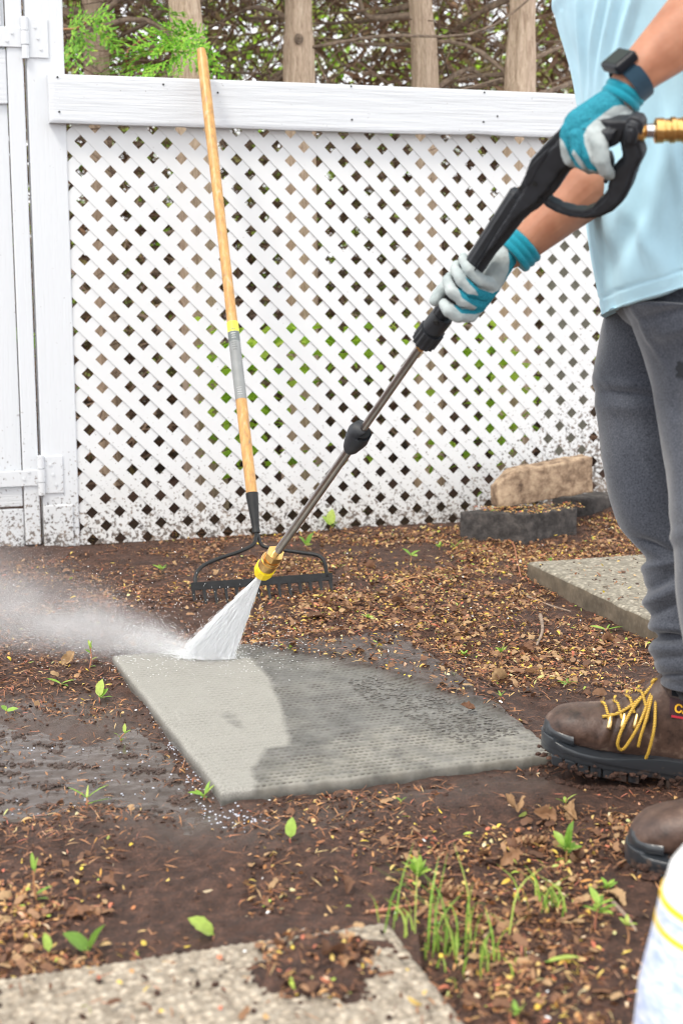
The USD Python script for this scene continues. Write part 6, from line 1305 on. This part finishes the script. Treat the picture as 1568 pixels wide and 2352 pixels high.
plant(140, 1578, [(0.04, 0.5, 170, 15, 1), (0.035, 0.5, 10, 12, 1), (0.03, 0.5, -40, 5, .5)], 'low pale green seedling with two spread leaves in the mud', 0.01)
plant(12, 1640, [(0.03, .5, 0, 10, 1), (0.03, .5, 120, 10, 1)], 'small flat seedling at the left edge of the mud', 0.008)
plant(282, 1705, [(0.022, 0.5, 90, 70, 1), (0.02, 0.5, 10, 30, .8), (0.022, .5, -60, 30, .3), (0.02, .5, 200, 40, .6)], 'tiny upright seedling in the muddy runoff', 0.022)
plant(468, 1838, [(0.035, 0.35, 200, 15, .9), (0.03, 0.3, 60, 50, 1), (0.03, 0.3, 20, 40, 1), (0.03, .3, -80, 15, .7), (.025, .4, 150, 30, .5)], 'sprig of green leaves in foam at the slab corner', 0.012)
plant(200, 1852, [(0.05, 0.16, 20, 25, 1), (0.05, 0.16, 40, 15, .9), (0.045, .16, 160, 20, .9), (0.05, .15, 10, 8, .6), (.03, .2, 90, 50, .8)], 'arching grassy weed at the near edge of the puddle', 0.02)
plant(668, 1935, [(0.038, 0.75, 80, 62, 1)], 'single bright upright leaf on bare soil in front of the slab', 0.008)
plant(962, 2040, R5(13, 0.034, 0.42, 20, 75), 'bushy bright green weed in the middle of the litter', 0.03)
plant(1300, 1985, R5(5, 0.045, 0.4, 45, 80) + R5(5, 0.035, 0.45, 5, 40), 'tall leafy green weed between the two boots and the grass', 0.035)
plant(1300, 1850, R5(4, 0.022, 0.5), 'little seedling in front of the boot on the slab', 0.015)
plant(1390, 2055, R5(6, 0.022, 0.5), 'small seedling in litter left of the jug', 0.015)
plant(1365, 2140, R5(6, 0.03, 0.45) + R5(4, 0.022, .45), 'sprawling weed with round leaves left of the jug label', 0.05)
plant(1440, 2165, R5(4, 0.022, 0.5), 'small weed touching the jug side', 0.04)
plant(1250, 2216, [(0.055, 0.42, 0, 8, 1)], 'single long pale green leaf lying in the near litter', 0.004)
plant(1190, 2345, R5(7, 0.018, 0.4), 'low green sprout at the bottom edge of the frame', 0.012)
plant(492, 2160, [(0.050, 0.8, 170, 30, 1), (0.050, 0.8, 12, 24, 1)], 'pair of bright round leaves behind the near slab edge', 0.008)
plant(205, 2196, [(0.048, 0.9, 165, 30, 1), (0.046, 0.9, 35, 50, 1)], 'pair of bright heart shaped leaves by the near slab, left', 0.008)
plant(110, 2200, [(0.03, 0.6, 120, 50, 1)], 'small leaf sprouting beside the near slab, far left', 0.01)
plant(85, 2070, [(0.03, 0.3, 110, 60, 1), (0.03, 0.25, 70, 60, .8), (0.03, .3, 20, 20, .3), (.025, .4, -20, 10, .2)], 'thin stalked sprout in the litter at far left', 0.06)
plant(940, 1292, [(0.04, 0.75, 160, 35, 1), (0.042, 0.75, 30, 20, 1), (0.04, 0.7, -60, 5, .9)], 'three leaved green seedling between rake and dark block', 0.028)
plant(1045, 1262, [(0.04, 0.8, 10, 40, 1), (.03, .7, 150, 30, 1)], 'round leaved seedling in front of the dark block', 0.01)
plant(1008, 1262, R5(5, 0.024, 0.5), 'small bushy seedling left of the round leaved one', 0.012)
plant(705, 1262, [(0.055, 0.8, 20, 60, 1), (0.045, 0.8, 170, 50, 1), (0.04, 0.8, -60, 20, .9)], 'broad leaved weed at the rake bow', 0.015)
plant(760, 1222, [(0.065, 0.75, 70, 75, 1), (0.05, 0.7, 170, 45, .9), (0.04, .7, 0, 40, .6)], 'weed with big upright leaves against the lattice by the lance', 0.03)
plant(822, 1196, [(0.045, 0.7, 80, 70, 1), (0.035, 0.7, 0, 30, .8), (.03, .7, 180, 20, .6)], 'seedling against the dirty lattice right of the lance', 0.03)
plant(1096, 1160, [(0.045, 0.6, 40, 50, 1), (.03, .6, 170, 30, .8)], 'green leaf poking up beside the tan stone', 0.03)
plant(372, 1318, R5(6, 0.034, 0.5, 5, 50), 'green seedling in the mist left of the rake', 0.02)
plant(1065, 1510, R5(9, 0.02, 0.4), 'pale feathery seedling by the slab far edge', 0.01)
plant(1150, 1512, R5(6, 0.026, 0.5), 'little green weed in litter right of the slab', 0.02)
plant(1300, 1572, R5(4, 0.03, 0.35, 0, 12), 'flat fern like sprig behind the boot', 0.005)
plant(1392, 1452, [(0.05, 0.3, 5, 8, 1), (0.05, 0.35, 180, 12, 1), (.03, .3, 60, 20, 1)], 'long leaved seedling below the raised grey slab', 0.008)
plant(845, 1425, R5(4, 0.024, 0.5), 'yellow green seedling behind the slab', 0.01)
plant(1262, 1320, R5(4, 0.02, 0.5, 30, 70), 'thin seedling at the edge of the raised slab', 0.05)
plant(1150, 1610, R5(4, 0.018, 0.4), 'tiny green sprout beside the wet slab edge', 0.012)
plant(918, 1850, R5(3, 0.016, 0.4), 'tiny sprout on bare soil in front of the slab', 0.01)
plant(12, 1086, [], '', 0.001) if False else None
# green leaf on the gate's lower hinge
# grass tufts
def tuft(px, py, n, h, lab, spread=0.03):
    o = gpt(px, py); t = thing('grass_tuft', lab, 'grass', o); V = []
    for i in range(n):
        b_ = o + [RNG.normal(0, spread), RNG.normal(0, spread * 0.7), 0]; b_[2] = float(sh(b_[0], b_[1])); hh_ = h * U_(0.3, 1.25); an = U_(0, 6.3); ln = U_(0.1, 1.0) * hh_
        P_ = spline([b_, b_ + [math.cos(an) * ln * 0.25, math.sin(an) * ln * 0.25, hh_ * 0.55], b_ + [math.cos(an) * ln, math.sin(an) * ln, hh_ * (0.92 if U_() > .3 else .7)]], 7); w = np.array([.7, 1, 1, .9, .75, .5, .1]) * U_(0.0007, 0.0015)
        sdv = np.array([-math.sin(an), math.cos(an), 0]) if U_() > 0.5 else np.array([1, 0, 0]); v_ = np.stack([P_ - w[:, None] * sdv, P_ + w[:, None] * sdv], 1).reshape(-1, 3); V.append((v_, np.vstack([[[2 * k_, 2 * k_ + 1, 2 * k_ + 3], [2 * k_, 2 * k_ + 3, 2 * k_ + 2]] for k_ in range(6)])))
    if n <= 60:
        for q in V: put('blade', q, 'green_leaf', t)
tuft(1010, 2190, 30, 0.105, 'tall green grass tuft at the corner of the near slab', 0.030)
tuft(1240, 2090, 22, 0.055, 'short grass tuft in the litter between weed and jug', 0.02)
tuft(1080, 2230, 24, 0.06, 'low spreading grass in the near litter right of the slab', 0.03)
